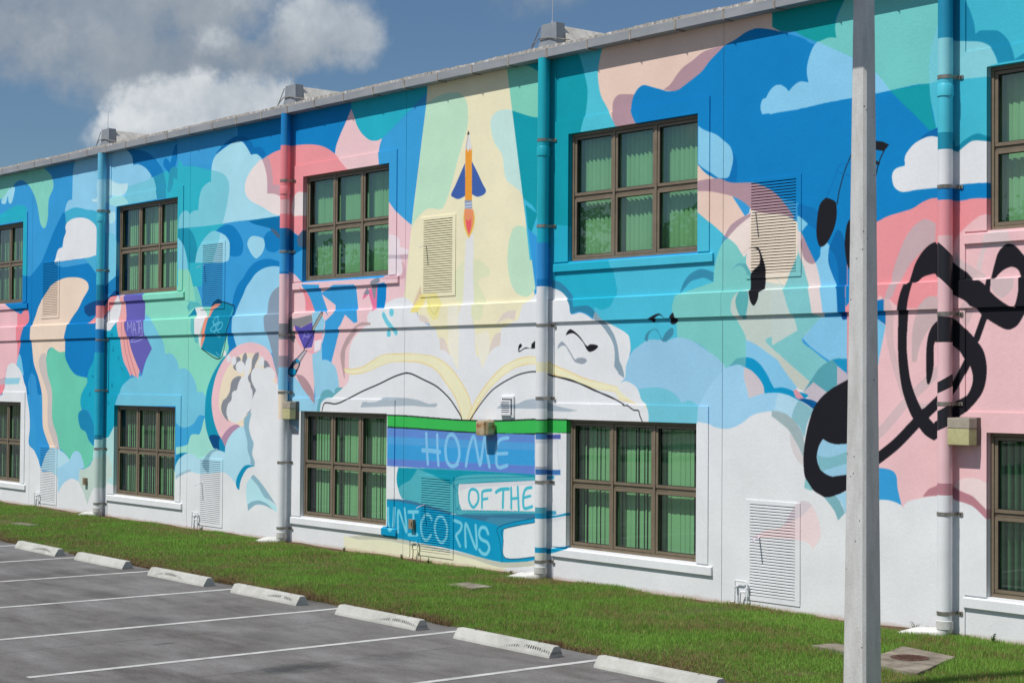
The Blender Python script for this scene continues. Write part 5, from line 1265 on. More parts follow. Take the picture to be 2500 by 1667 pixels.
M_HEAD = mat('blind_headrail', (0.55, 0.55, 0.52), 0.5)[0]
BL = {('u', 0): ('green vertical blind in the far left upper window beside the light blue downspout', -18),
      ('u', 1): ('green vertical blind in the upper window above the falling MATH book', -12),
      ('u', 2): ('green vertical blind in the upper window right of the coral pink downspout', 30),
      ('u', 3): ('green vertical blind in the wide upper window right of the teal downspout', 32),
      ('u', 4): ('green vertical blind in the upper window cut by the right edge', 18),
      ('l', 0): ('green vertical blind in the far left lower window by the white paint', -28),
      ('l', 1): ('loosely drawn green blind in the lower window under the MATH book', -24),
      ('l', 2): ('half open green blind in the lower window left of the painted book stack', -14),
      ('l', 3): ('green vertical blind in the lower window right of the painted book stack', -8),
      ('l', 4): ('nearly open green blind in the dark lower window under the wall lamp on pink', 80)}
for (fl, k), (lab, ang) in BL.items():
    wl = WL[k]
    zt, zb = (UT, UB) if fl == 'u' else (LT, LB)
    BY = 0.262
    t_ = thing('vertical_blind', lab, 'window blind', (wl + WW / 2, BY, zt - 0.03), 'vertical blinds hanging inside the school windows')
    mb = MB()
    mb.box(-WW / 2 + .01, WW / 2 - .01, -0.025, 0.025, 0.0, 0.045)
    part('headrail', mb, M_HEAD, t_)
    h = zt - zb - 0.06
    me = slat_mesh(h)
    n = int(WW / SLP) + 0
    for i in range(n):
        x = -WW / 2 + 0.05 + i * SLP
        if x > WW / 2 - .03:
            break
        a = math.radians(ang + rnd.uniform(-5, 5) + (rnd.choice([0, 0, 0, 0, -12, -26] if k == 3 else [0, 0, 6, -16, 14]) if fl == 'l' else rnd.choice([0, 0, 0, 0, 9, -6])))
        if (fl, k) in (('l', 4),):
            a = math.radians(ang + rnd.uniform(-8, 8))
        put_obj('slat', me, t_, (x + rnd.uniform(-.004, .004), rnd.uniform(-.003, .003), 0), (0, 0, a))

# ------------------------------------------------------------------ louvred vents
blade_mb = MB()
BP = 0.0385
blade_mb.prism([(-0.011, 0.0), (-0.011, 0.0205), (0.024, 0.037), (0.024, 0.029)], 'x', 0.03, VW - 0.03)
blade_me = blade_mb.mesh('louvre_blade', M_TRIM)
VL = {('u', 1): 'upper louvred wall vent painted blue over beige at the far left', ('u', 2): 'upper louvred wall vent painted blue above the falling teal book',
      ('u', 3): 'cream painted louvred vent left of the pencil rocket', ('u', 4): 'large upper louvred vent with a black music note across it',
      ('l', 1): 'pale lower louvred vent near the ground at the far left', ('l', 2): 'white lower louvred vent left of the white horse figure downspout',
      ('l', 3): 'blue louvred vent inside the word UNICORNS', ('l', 4): 'large white lower louvred vent with a pink leaf shape beside the pole'}
VL[('l', 2)] = 'white lower louvred vent under the painted white figure in the pink circle'
for (fl, k), lab in VL.items():
    v = VX[k]
    za, zz = (UV0, UV1) if fl == 'u' else (LV0, LV1)
    t_ = thing('wall_vent', lab, 'vent', (v, 0, za), 'louvred vents on the school wall')
    h = zz - za
    mb = MB()
    y0, y1 = -0.011, 0.05
    mb.box(-0.055, VW + 0.055, y0, y1, h, h + 0.055)
    mb.box(-0.055, VW + 0.055, y0, y1, -0.065, 0.0)
    mb.box(-0.055, 0.03, y0, y1, 0.0, h)
    mb.box(VW - 0.03, VW + 0.055, y0, y1, 0.0, h)
    part('frame', mb, M_TRIM, t_, bevel=0.003)
    mb = MB()
    mb.quad([(0, 0.10, 0), (VW, 0.10, 0), (VW, 0.10, h), (0, 0.10, h)])
    part('back_plate', mb, M_BACK, t_)
    n = int(h / BP)
    for i in range(n):
        put_obj('louvre_blade', blade_me, t_, (0, 0, 0.008 + i * (h - 0.01) / n))

# little cloth strips tied to the louvres
M_TAPE = mat('lilac_tape', (0.55, 0.50, 0.62), 0.7)[0]
for (x, z, lab) in [(-15.59, 0.936, 'lilac strip tied to the large white lower vent'), (-15.68, 5.24, 'lilac strip tied to the upper vent beside the music note'),
                    (-23.00, 5.21, 'lilac strip tied to the cream vent by the pencil rocket'), (-22.99, 0.93, 'lilac strip tied to the blue vent in UNICORNS'),
                    (-30.36, 0.93, 'lilac strip tied to the white vent under the painted figure'), (-30.36, 5.23, 'lilac strip tied to the blue vent above the teal book')]:
    mb = MB()
    mb.prism([(0.016, 0.0), (0.016, 0.004), (-0.09, -0.018), (-0.185, -0.05), (-0.185, -0.056), (-0.09, -0.024)], 'x', -0.010, 0.012)
    o = put_obj('cloth_strip', mb.mesh('cloth_strip', M_TAPE), None, (x, -0.013, z), (0, 0, 0.14))
    tag(o, lab, 'cloth strip', 'strips tied to the wall vents')

# small exhaust vent
t_ = thing('exhaust_vent', 'small square white exhaust vent above the green book cover', 'vent', (-20.97, 0, 2.44))
mb = MB()
ring(mb, -0.03, 0.29, -0.03, 0.30, 0.035, -0.03, 0.01)
ring(mb, 0.0, 0.24, 0.0, 0.235, 0.025, -0.055, -0.028)
part('frame', mb, M_TRIM, t_, bevel=0.003)
for i in range(6):
    mb = MB()
    mb.prism([(-0.052, 0.0), (-0.050, 0.006), (-0.010, 0.026), (-0.010, 0.020)], 'x', 0.026, 0.214)
    o = part('louvre_blade', mb, M_TRIM, t_)
    o.location.z = 0.03 + i * 0.03
mb = MB()
mb.quad([(0, -0.004, 0), (0.24, -0.004, 0), (0.24, -0.004, 0.24), (0, -0.004, 0.24)])
part('back_plate', mb, M_DARK, t_)

# ------------------------------------------------------------------ downspouts
PIPES = [
    [(7.86, 98, 178, 206, 0), (7.28, 150, 200, 220, 0), (6.59, 62, 170, 190, 0), (5.0, 10, 120, 150, 0), (4.66, 10, 66, 120, 0), (4.55, 228, 140, 142, 0), (4.28, 212, 214, 217, 0), (4.04, 10, 120, 180, 0), (3.54, 20, 156, 184, 0), (1.76, 14, 120, 150, 0), (1.66, 170, 205, 206, 0), (1.27, 180, 198, 192, 0), (0.62, 212, 214, 217, 0)],
    [(7.86, 10, 120, 182, 0), (7.27, 223, 125, 132, 0), (6.27, 214, 170, 172, 0), (6.01, 223, 125, 132, 0), (5.75, 0, 104, 158, 0), (5.35, 52, 148, 205, 0), (4.95, 10, 118, 180, 0), (4.91, 226, 184, 188, 0), (4.0, 128, 128, 132, 0), (3.71, 226, 178, 182, 0), (3.41, 150, 140, 150, 0), (3.2, 120, 182, 212, 0), (2.78, 226, 202, 182, 0), (2.25, 212, 214, 217, 0)],
    [(7.86, 14, 158, 174, 0), (5.39, 12, 160, 184, 0), (5.06, 40, 132, 196, 0), (4.51, 4, 112, 176, 0), (4.4, 212, 214, 217, 0), (3.26, 225, 215, 183, 0), (3.11, 212, 214, 217, 0), (2.69, 168, 178, 186, 0), (2.56, 212, 214, 217, 0), (2.4, 28, 28, 34, 0), (2.38, 56, 172, 80, 0), (2.2, 28, 28, 34, 0), (2.18, 60, 112, 168, 0), (2.1, 190, 194, 200, 0), (2.04, 212, 214, 217, 0), (1.69, 150, 156, 170, 0), (1.65, 45, 98, 158, 0), (1.57, 212, 214, 217, 0), (1.08, 74, 150, 168, 0), (0.99, 10, 136, 175, 0), (0.91, 212, 214, 217, 0), (0.48, 10, 136, 175, 0), (0.4, 200, 200, 190, 0), (0.28, 212, 214, 217, 0)],
    [(7.86, 24, 132, 166, 0), (7.06, 126, 194, 204, 0), (6.58, 70, 180, 200, 0), (5.94, 20, 132, 160, 0), (5.74, 212, 214, 217, 0), (5.3, 10, 122, 184, 0), (5.14, 223, 141, 147, 0), (4.72, 214, 176, 178, 0), (4.56, 28, 28, 34, -1.0), (4.15, 222, 180, 184, -1.0), (3.76, 28, 28, 34, -0.1), (3.46, 222, 180, 184, 0), (3.04, 28, 28, 34, 0.6), (2.9, 222, 180, 184, 0.5), (2.7, 28, 28, 34, 0.6), (2.46, 222, 180, 184, 0.5), (1.8, 172, 120, 130, 0), (1.66, 212, 214, 217, 0)]]
PLAB = ['downspout in light blue and teal bands beside the MATH book', 'downspout in blue and coral pink bands with a beige wall lamp in front',
        'downspout in teal over white crossing the painted open book', 'downspout by the right edge crossed by black treble clef strokes']
STRAPZ = [6.61, 5.31, 3.80, 2.73, 1.45, 0.27]
PR, PY = 0.088, -0.150
pmats = {}


def pmat(hx):
    if hx not in pmats:
        m_, t, b = mat('pipe_paint', None, 0.42, 0, 0.45)
        c = paint(hx)
        f = noise(t, pos(t), 2.5, 5, 0.6)
        put(t, b.inputs['Base Color'], ramp(t, f, [(0.3, tuple(v * 0.93 for v in c)), (0.7, tuple(min(.86, v * 1.04) for v in c))]))
        pmats[hx] = m_
    return pmats[hx]


def band_pipe(mb, mats, spec, r, ztop, zbot):
    seg = 28
    lv = [(q[0], q[1:4], q[4]) for q in spec]
    lv = lv + [(zbot, None, 0)]
    idx = []
    for i, (z, hx, sl) in enumerate(lv):
        z = min(max(z, zbot), ztop)
        ringv = []
        for k_ in range(seg):
            a = 2 * pi * k_ / seg
            x, y = r * math.cos(a), r * math.sin(a)
            ringv.append((x, y, max(zbot, min(ztop, z + sl * (x * 0.75 + y * 0.65)))))
        idx.append(len(mb.v))
        mb.v += ringv
    for i in range(len(lv) - 1):
        hx = lv[i][1]
        if hx not in mats:
            mats.append(hx)
        mi = mats.index(hx)
        for k_ in range(seg):
            k2 = (k_ + 1) % seg
            mb.f.append((idx[i] + k_, idx[i + 1] + k_, idx[i + 1] + k2, idx[i] + k2))
            mb.mi.append(mi)


for pi_, (px_, spec) in enumerate(zip(PX[1:5], PIPES)):
    t_ = thing('downspout', PLAB[pi_], 'downspout', (px_, PY, 0), 'downspouts on the school wall')
    mb = MB()
    mats = []
    band_pipe(mb, mats, spec, PR, 7.86, 0.18)
    o = part('pipe', mb, [pmat(h) for h in mats], t_, smooth=50)
    # socket joint
    here = [q[1:4] for q in spec if q[0] >= 6.40][-1]
    mb = MB()
    mb.tube([(0, 0, 6.37), (0, 0, 6.375), (0, 0, 6.50), (0, 0, 6.52)], [PR + .004, PR + .010, PR + .010, PR + .002], 28)
    part('socket', mb, pmat(here), t_, smooth=40)
    mb = MB()
    mb.tube([(0, 0, 0.085), (0, 0, 0.09), (0, 0, 0.185), (0, 0, 0.19)], [PR + .002, PR + .012, PR + .012, PR + .004], 28)
    # bend turning along the wall, then out to a cut end
    path = [(0, 0, 0.12), (0, 0, 0.085), (-0.015, -0.006, 0.04), (-0.05, -0.02, 0.018), (-0.11, -0.045, 0.01), (-0.30, -0.13, 0.0), (-0.50, -0.22, -0.03)]
    mb.tube(path, [PR + .004] * 5 + [PR, PR * 0.55], 22)
    part('elbow', mb, M_PIPEWHITE, t_, smooth=50)
    for z in STRAPZ:
        z += rnd.uniform(-.015, .015)
        mb = MB()
        arc = [(-0.155, 0.128)] + [((PR + .006) * math.cos(a), (PR + .006) * math.sin(a)) for a in np.linspace(pi * 0.96, 2 * pi * 1.02, 16)] + [(0.155, 0.128)]
        arc = [(-PR - .006, 0.13)] + arc[1:-1] + [(PR + .006, 0.13)]
        for (xa, ya), (xb, yb) in zip(arc[:-1], arc[1:]):
            mb.quad([(xa, ya, z - .022), (xb, yb, z - .022), (xb, yb, z + .022), (xa, ya, z + .022)])
        mb.box(PR + .006, PR + .075, 0.118, 0.126, z - .022, z + .022)
        mb.box(-PR - .075, -PR - .006, 0.118, 0.126, z - .022, z + .022)
        s_ = part('strap', mb, M_STRAP, t_)
        for sx in (1, -1):
            mb = MB()
            mb.tube([(sx * (PR + .045), 0.105, z), (sx * (PR + .045), 0.12, z)], 0.010, 8)
            part('bolt', mb, M_BOLT, s_)

# ------------------------------------------------------------------ wall lamps, boxes, drain lines
M_LAMP = worn('beige_lamp_metal', (0.34, 0.30, 0.24), (0.42, 0.38, 0.31), 9, 0.6)
M_LENS = worn('yellowed_lens', (0.42, 0.40, 0.20), (0.54, 0.50, 0.27), 14, 0.3, bscale=60, bstr=0.3, spec=0.6)
M_LAMPD = worn('dark_lamp_body', (0.12, 0.10, 0.085), (0.17, 0.145, 0.12), 9, 0.6)
for (x, lab) in [(-27.02, 'beige wall lamp in front of the coral and beige downspout'), (-12.325, 'beige wall lamp with yellow lens on the pink wall at right')]:
    t_ = thing('wall_lamp', lab, 'wall lamp', (x, 0, 2.255), 'wall lamps')
    mb = MB()
    mb.prism([(-0.20, 0.0), (0.20, 0.0), (0.19, -0.085), (-0.19, -0.085)], 'z', 0.0, 0.325)
    part('housing', mb, M_LAMPD, t_, bevel=0.006)
    mb = MB()
    mb.prism([(-0.195, -0.088), (0.195, -0.088), (0.165, -0.20), (-0.165, -0.20)], 'z', 0.195, 0.318)
    part('hood', mb, M_LAMP, t_, bevel=0.008)
    mb = MB()
    mb.prism([(-0.193, -0.088), (0.193, -0.088), (0.16, -0.198), (-0.16, -0.198)], 'z', 0.0, 0.192)
    part('lens', mb, M_LENS, t_, bevel=0.008)
t_ = thing('jar_light', 'old amber glass jar light on the green painted book cover', 'wall lamp', (-21.28, 0, 2.11))
mb = MB()
mb.tube([(0, 0, 0.13), (0, -0.035, 0.13)], [0.13, 0.13], 20)
part('base_plate', mb, M_LAMP, t_)
mb = MB()
mb.box(-0.125, 0.085, -0.205, -0.036, 0.0, 0.245)
m_, t, b = mat('amber_ribbed_glass', None, 0.15, 0, 0.7)
wv = N(t, 'ShaderNodeTexNoise')
wv.inputs['Scale'].default_value = 9
wv.inputs['Detail'].default_value = 3
t.links.new(pos(t), wv.inputs['Vector'])
put(t, b.inputs['Base Color'], ramp(t, wv.outputs['Fac'], [(0.33, (0.40, 0.13, 0.06)), (0.40, (0.54, 0.38, 0.20)), (0.58, (0.66, 0.55, 0.36))]))
b.inputs['Transmission Weight'].default_value = 0.25
part('jar', mb, m_, t_, smooth=50, bevel=0.035)
for i in range(3):
    mb = MB()
    x_ = 0.090 + i * 0.022
    mb.box(x_, x_ + 0.015, -0.195 + i * .012, -0.036, 0.010 + i * .008, 0.235 - i * .008)
    part('glass_rib', mb, m_, t_, bevel=0.006)

M_BOX = worn('brown_outlet_box', (0.22, 0.16, 0.10), (0.32, 0.25, 0.17), 14, 0.6)
for (x, z, lab) in [(-23.30, 0.59, 'brown weatherproof outlet box by the painted letter I'), (-35.48, 0.71, 'small brown outlet box left of the teal downspout foot')]:
    t_ = thing('outlet_box', lab, 'outlet box', (x, 0, z), 'outlet boxes')
    mb = MB()
    mb.box(-0.055, 0.055, -0.045, 0.0, -0.075, 0.075)
    part('box', mb, M_BOX, t_, bevel=0.006)
    mb = MB()
    mb.box(-0.062, 0.062, -0.068, -0.047, -0.082, 0.082)
    part('cover', mb, M_BOX, t_, bevel=0.008)
    mb = MB()
    mb.box(0.03, 0.045, -0.076, -0.07, -0.03, 0.03)
    part('latch', mb, M_BOLT, t_)

for (x, lab) in [(-38.05, 'thin bent drain line beside the pale lower vent at far left'), (-30.66, 'thin bent drain line left of the white lower vent under the figure'),
                 (-23.33, 'thin bent drain line under the letters of UNICORNS'), (-15.985, 'thin white bent drain line beside the large white vent')]:
    t_ = thing('drain_line', lab, 'drain pipe', (x, -0.055, 0), 'condensate drain lines')
    mb = MB()
    mb.tube([(-0.05, -0.01, 0.05), (-0.012, 0, 0.045), (0, 0, 0.075), (0, 0, 0.32), (0.01, 0, 0.335), (0.20, 0, 0.335), (0.215, 0, 0.32), (0.215, 0, 0.10), (0.215, 0.02, -0.1)], 0.011, 8)
    part('outer_pipe', mb, M_TRIM, t_, smooth=60)
    mb = MB()
    mb.tube([(0.05, -0.02, 0.04), (0.085, -0.01, 0.03), (0.10, -0.01, 0.06), (0.105, -0.01, 0.16), (0.12, -0.01, 0.19), (0.19, -0.01, 0.195), (0.20, -0.005, 0.195)], 0.013, 8)
    part('inner_pipe', mb, M_TRIM, t_, smooth=60)
    mb = MB()
    mb.box(-0.02, 0.02, -0.015, 0.06, 0.24, 0.255)
    mb.box(0.195, 0.235, -0.015, 0.06, 0.24, 0.255)
    part('clip', mb, M_TRIM, t_)

# ------------------------------------------------------------------ roof scuppers with lightning rods
SLAB = ['grey metal roof box at the far left above the light blue downspout', 'grey metal roof box above the blue downspout against the white cloud', 'grey metal roof box above the teal downspout']
for (px_, lab) in zip([-34.53, -27.06, -19.79], SLAB):
    t_ = thing('roof_box', lab, 'roof box', (px_, -0.13, 8.0), 'metal boxes along the roof edge')
    mb = MB()
    mb.prism([(-0.27, 0.02), (-0.20, 0.12), (-0.165, 0.38), (0.175, 0.38), (0.185, 0.04)], 'y', 0.0, 0.17)
    part('metal_cap', mb, M_CAP, t_, bevel=0.004)
    mb = MB()
    mb.prism([(-0.20, -0.03), (-0.13, 0.355), (0.10, 0.355), (0.38, -0.03)], 'y', 0.172, 2.4)
    part('membrane_cover', mb, M_MEMB, t_, bevel=0.01)
    mb = MB()
    mb.tube([(0.03, 0.05, 0.375), (0.03, 0.05, 0.42), (0.03, 0.05, 0.425), (0.035, 0.05, 0.74)], [0.016, 0.014, 0.006, 0.005], 8)
    part('lightning_rod', mb, M_ROD, t_)
    mb = MB()
    mb.tube([(-0.40, -0.02, 0.045), (-0.30, -0.03, 0.10), (-0.2, -0.02, 0.17), (0.02, -0.012, 0.16), (0.25, -0.03, 0.11), (0.45, 0.03, 0.07)], 0.009, 6)
    mb.tube([(-0.38, -0.02, 0.06), (-0.28, -0.012, 0.20), (-0.20, 0.0, 0.34)], 0.008, 6)
    part('cable', mb, M_STRAP, t_)

# ------------------------------------------------------------------ wheel stops
def conc_mat(name, c0, c1, scuff):
    m_, t, b = mat(name, None, 0.9, 0, 0.25)
    p = pos(t)
    c = ramp(t, noise(t, p, 3.0, 7, 0.66), [(0.3, c0), (0.68, c1)])
    c = mixc(t, 1.0, c, ramp(t, noise(t, p, 45, 3, 0.6), [(0.3, (0.92, 0.92, 0.91)), (0.7, (1.05, 1.05, 1.05))]), 'MULTIPLY')
    if scuff:
        oc = N(t, 'ShaderNodeTexCoord').outputs['Object']
        oi = N(t, 'ShaderNodeObjectInfo')
        sp = N(t, 'ShaderNodeSeparateXYZ')
        t.links.new(oc, sp.inputs[0])
        # tyre rub: a curved band of tread bars, a different place on each stop
        off = math_(t, 'MULTIPLY', math_(t, 'SUBTRACT', oi.outputs['Random'], 0.5), 1.3)
        xx_ = math_(t, 'SUBTRACT', sp.outputs[0], off)
        zc = math_(t, 'ADD', 0.035, math_(t, 'MULTIPLY', math_(t, 'SUBTRACT', 1.0, math_(t, 'MULTIPLY', math_(t, 'MULTIPLY', xx_, xx_), 4.5)), 0.045))
        band = math_(t, 'SUBTRACT', 1.0, math_(t, 'DIVIDE', math_(t, 'ABSOLUTE', math_(t, 'SUBTRACT', sp.outputs[2], zc)), 0.022), clamp=True)
        bars = math_(t, 'GREATER_THAN', math_(t, 'SINE', math_(t, 'MULTIPLY', xx_, 150.0)), -0.3)
        ext = math_(t, 'SUBTRACT', 1.0, math_(t, 'MULTIPLY', math_(t, 'ABSOLUTE', xx_), 1.9), clamp=True)
        k = math_(t, 'MULTIPLY', math_(t, 'MULTIPLY', math_(t, 'MULTIPLY', band, bars), ext), math_(t, 'GREATER_THAN', noise(t, p, 6, 3, 0.6), 0.44))
        k = math_(t, 'MULTIPLY', math_(t, 'MULTIPLY', k, 2.2, clamp=True), math_(t, 'GREATER_THAN', math_(t, 'FRACT', math_(t, 'MULTIPLY', oi.outputs['Random'], 7.3)), 0.25))
        c = mixc(t, k, c, (0.06, 0.06, 0.06, 1))
    put(t, b.inputs['Base Color'], c)
    bump(t, b, noise(t, p, 70, 3, 0.6), 0.35, 0.006)
    return m_


M_STOP = conc_mat('cast_concrete', (0.37, 0.37, 0.34), (0.53, 0.53, 0.50), True)
st = MB()
prof = [(-0.10, 0.0), (0.10, 0.0), (0.10, 0.02), (0.062, 0.116), (0.045, 0.127), (-0.02, 0.127), (-0.035, 0.120), (-0.092, 0.028)]
L = 0.915
k = len(prof)
stations = [(-L, 1.0, 0.0), (-L + .015, 1.0, 0), (-0.3, 1, 0), (0.3, 1, 0), (L - .015, 1, 0), (L, 1, 0)]
for i, (x, s_, d) in enumerate(stations):
    sh = 0.975 if i in (0, 5) else 1.0
    st.v += [(x, p[0] * sh, p[1] * sh) for p in prof]
for i in range(5):
    for j in range(k):
        j2 = (j + 1) % k
        st.f.append((i * k + j, (i + 1) * k + j, (i + 1) * k + j2, i * k + j2))
        st.mi.append(0)
st.f += [tuple(range(k)), tuple(5 * k + k - 1 - j for j in range(k))]
st.mi += [0, 0]
stop_me = st.mesh('concrete_bar', M_STOP, bevel=0.004)
hole = MB()
hole.tube([(0, 0.012, 0.126), (0, 0.012, 0.1285)], 0.014, 10)
hole_me = hole.mesh('anchor_hole', M_DARK)
SLABS = ['farthest left concrete wheel stop with dark tyre marks', 'second concrete wheel stop from the left with a crack', 'third concrete wheel stop from the left',
         'middle concrete wheel stop below the white downspout foot', 'concrete wheel stop in front of the bare soil below the lower window',
         'concrete wheel stop second from the bottom edge', 'concrete wheel stop cut off by the bottom edge of the photo']
SX = [(-28.98, -4.12), (-26.45, -4.15), (-23.61, -4.27), (-20.945, -4.35), (-18.085, -4.45), (-15.48, -4.515), (-12.90, -4.60)]
for (x, y), lab in zip(SX, SLABS):
    t_ = thing('wheel_stop', lab, 'wheel stop', (x, y + 0.10, -0.10), 'concrete wheel stops along the parking bays')
    t_.rotation_euler = (0, 0, -0.03 + rnd.uniform(-.012, .012))
    put_obj('concrete_bar', stop_me, t_)
    for hx in (-0.6, 0.6):
        put_obj('anchor_hole', hole_me, t_, (hx, 0, 0))

# ------------------------------------------------------------------ slabs in the lawn
M_SLAB = worn('stained_concrete', (0.13, 0.11, 0.085), (0.31, 0.275, 0.22), 3.5, 0.95, bscale=40, bstr=0.5, bdist=0.01)
M_RUST = worn('rusty_iron', (0.065, 0.030, 0.022), (0.12, 0.055, 0.038), 25, 0.8, bscale=60, bstr=0.6)


def slab(name, label, cat, pts, cover=None):
    cx = sum(p[0] for p in pts) / 4
    cy = sum(p[1] for p in pts) / 4
    zt = -0.005
    t_ = thing(name, label, cat, (cx, cy, 0))
    mb = MB()
    dense = []
    for i in range(4):
        a, b = pts[i], pts[(i + 1) % 4]
        for j in range(7):
            f = j / 7
            jx = 0.012 if j else 0.0
            dense.append((a[0] + (b[0] - a[0]) * f - cx + rnd.uniform(-jx, jx), a[1] + (b[1] - a[1]) * f - cy + rnd.uniform(-jx, jx)))
    mb.prism(dense, 'z', -0.15, zt + 0.03)
    part('slab', mb, M_SLAB, t_, bevel=0.008)
    if cover:
        mb = MB()
        ox, oy = cover[0] - cx, cover[1] - cy
        mb.tube([(ox, oy, zt + 0.02), (ox, oy, zt + 0.036)], cover[2], 30)
        cv = part('iron_cover', mb, M_RUST, t_)
        mb = MB()
        for i in range(-3, 4):
            for j in range(-3, 4):
                if i * i + j * j < 10:
                    mb.box(ox + i * .05 - .014, ox + i * .05 + .014, oy + j * .05 - .014, oy + j * .05 + .014, zt + 0.0365, zt + 0.041)
        part('cover_stud', mb, M_RUST, cv)['kind'] = 'stuff'
    return t_


slab('manhole', 'square concrete pad with a round rusty cover in the grass beside the pole', 'manhole', [(-12.27, -1.28), (-11.85, -2.52), (-11.01, -2.67), (-11.43, -1.45)], (-11.68, -1.92, 0.205))
slab('concrete_pad', 'plain concrete pad half hidden behind the light pole', 'concrete pad', [(-12.86, -1.72), (-12.93, -2.06), (-12.25, -2.16), (-12.15, -1.80)])
slab('concrete_pad', 'weathered concrete pad sunk in the grass below the painted book stack', 'concrete pad', [(-20.02, -1.42), (-20.02, -1.82), (-19.36, -1.86), (-19.40, -1.45)])
slab('concrete_pad', 'small concrete pad sunk in the grass at the far left', 'concrete pad', [(-33.72, -2.28), (-33.72, -2.50), (-33.0, -2.42), (-33.0, -2.20)])

# ------------------------------------------------------------------ light pole
def pole_mat():
    m_, t, b = mat('pole_concrete', None, 0.85, 0, 0.3)
    p = pos(t)
    mp = N(t, 'ShaderNodeMapping')
    mp.inputs['Scale'].default_value = (1, 1, 0.22)
    t.links.new(p, mp.inputs[0])
    c = ramp(t, noise(t, mp.outputs[0], 9, 6, 0.65), [(0.3, (0.47, 0.465, 0.445)), (0.5, (0.565, 0.565, 0.55)), (0.7, (0.62, 0.62, 0.605))])
    vo = N(t, 'ShaderNodeTexVoronoi')
    vo.inputs['Scale'].default_value = 11
    t.links.new(p, vo.inputs['Vector'])
    pit = math_(t, 'MULTIPLY', math_(t, 'LESS_THAN', vo.outputs['Distance'], 0.085), math_(t, 'GREATER_THAN', noise(t, p, 2.0, 3, 0.5), 0.5))
    c = mixc(t, pit, c, (0.07, 0.065, 0.06, 1))
    c = mixc(t, 1.0, c, ramp(t, noise(t, p, 60, 3, 0.6), [(0.3, (0.9, 0.9, 0.9)), (0.7, (1.06, 1.06, 1.06))]), 'MULTIPLY')
    put(t, b.inputs['Base Color'], c)
    bump(t, b, noise(t, p, 50, 3, 0.6), 0.3, 0.006)
    return m_


PXY = (-10.797, -3.803)
pole = thing('light_pole', 'tapered square concrete light pole standing in the grass at right', 'light pole', (*PXY, 0))
mb = MB()


def pole_ring(z):
    h = 0.139 - 0.0084 * z
    c_ = 0.026
    return [(h, -h + c_, z), (h, h - c_, z), (h - c_, h, z), (-h + c_, h, z), (-h, h - c_, z), (-h, -h + c_, z), (-h + c_, -h, z), (h - c_, -h, z)]


zs = [-0.3] + [i * 0.5 for i in range(0, 15)] + [7.35]
for z in zs:
    mb.v += pole_ring(z)
for i in range(len(zs) - 1):
    for j in range(8):
        j2 = (j + 1) % 8
        mb.f.append((i * 8 + j, i * 8 + j2, (i + 1) * 8 + j2, (i + 1) * 8 + j))
        mb.mi.append(0)
mb.f.append(tuple((len(zs) - 1) * 8 + j for j in range(8)))
mb.mi.append(0)
part('shaft', mb, pole_mat(), pole)
M_HEADM = mat('bronze_luminaire', (0.08, 0.07, 0.06), 0.5, 0.3)[0]
mb = MB()
mb.box(-0.03, 0.03, -0.30, 0.0, 7.26, 7.32)
part('arm', mb, M_HEADM, pole)
mb = MB()
mb.box(-0.32, 0.26, -1.04, -0.17, 7.50, 7.68)
mb.box(-0.05, 0.05, -0.32, -0.17, 7.24, 7.50)
part('lamp_head', mb, M_HEADM, pole, bevel=0.01)
mb = MB()
mb.box(-0.22, 0.18, -0.96, -0.30, 7.485, 7.498)
part('lens', mb, M_LENS, pole)

# ------------------------------------------------------------------ grass
def grass_mat(name, stops, soilmix=True):
    m_, t, b = mat(name, None, 0.6, 0, 0.25)
    gi = N(t, 'ShaderNodeNewGeometry')
    p = gi.outputs['Position']
    big = noise(t, p, 0.8, 5, 0.62)
    med = noise(t, p, 4.0, 3, 0.6)
    f = math_(t, 'ADD', 0.5, math_(t, 'ADD', math_(t, 'MULTIPLY', math_(t, 'SUBTRACT', big, 0.5), 1.35), math_(t, 'MULTIPLY', math_(t, 'SUBTRACT', med, 0.5), 0.55)))
    f = math_(t, 'ADD', f, math_(t, 'MULTIPLY', math_(t, 'SUBTRACT', gi.outputs['Random Per Island'], 0.5), 0.42))
    c = ramp(t, f, stops)
    put(t, b.inputs['Base Color'], c)
    tr = N(t, 'ShaderNodeBsdfTranslucent')
    put(t, tr.inputs[0], c)
    mx = N(t, 'ShaderNodeMixShader')
    mx.inputs[0].default_value = 0.42
    t.links.new(b.outputs[0], mx.inputs[1])
    t.links.new(tr.outputs[0], mx.inputs[2])
    t.links.new(mx.outputs[0], t.nodes['Material Output'].inputs[0])
    return m_


M_GRASS = grass_mat('grass_blades', [(0.27, (0.36, 0.28, 0.13)), (0.36, (0.31, 0.36, 0.10)), (0.44, (0.215, 0.37, 0.066)), (0.58, (0.170, 0.355, 0.052)), (0.70, (0.29, 0.50, 0.09))])
M_DRY = grass_mat('dry_grass', [(0.3, (0.20, 0.125, 0.07)), (0.5, (0.32, 0.23, 0.12)), (0.7, (0.28, 0.27, 0.10))])
nr = np.random.default_rng(11)
SLABQ = [(-12.27, -11.01, -2.67, -1.28), (-12.9, -12.2, -2.1, -1.76), (-20.0, -19.4, -1.8, -1.45), (-33.7, -33.0, -2.45, -2.25)]


def fbm(x, y, seed):
    r = np.random.default_rng(seed)
    s_ = np.zeros_like(x)
    for o_ in range(7):
        a, b, c_ = r.uniform(0, 2 * pi, 3)
        fr = 0.7 * 1.6 ** o_
        s_ += np.sin(x * fr * math.cos(a) + y * fr * math.sin(a) + b) / 1.35 ** o_
    return s_


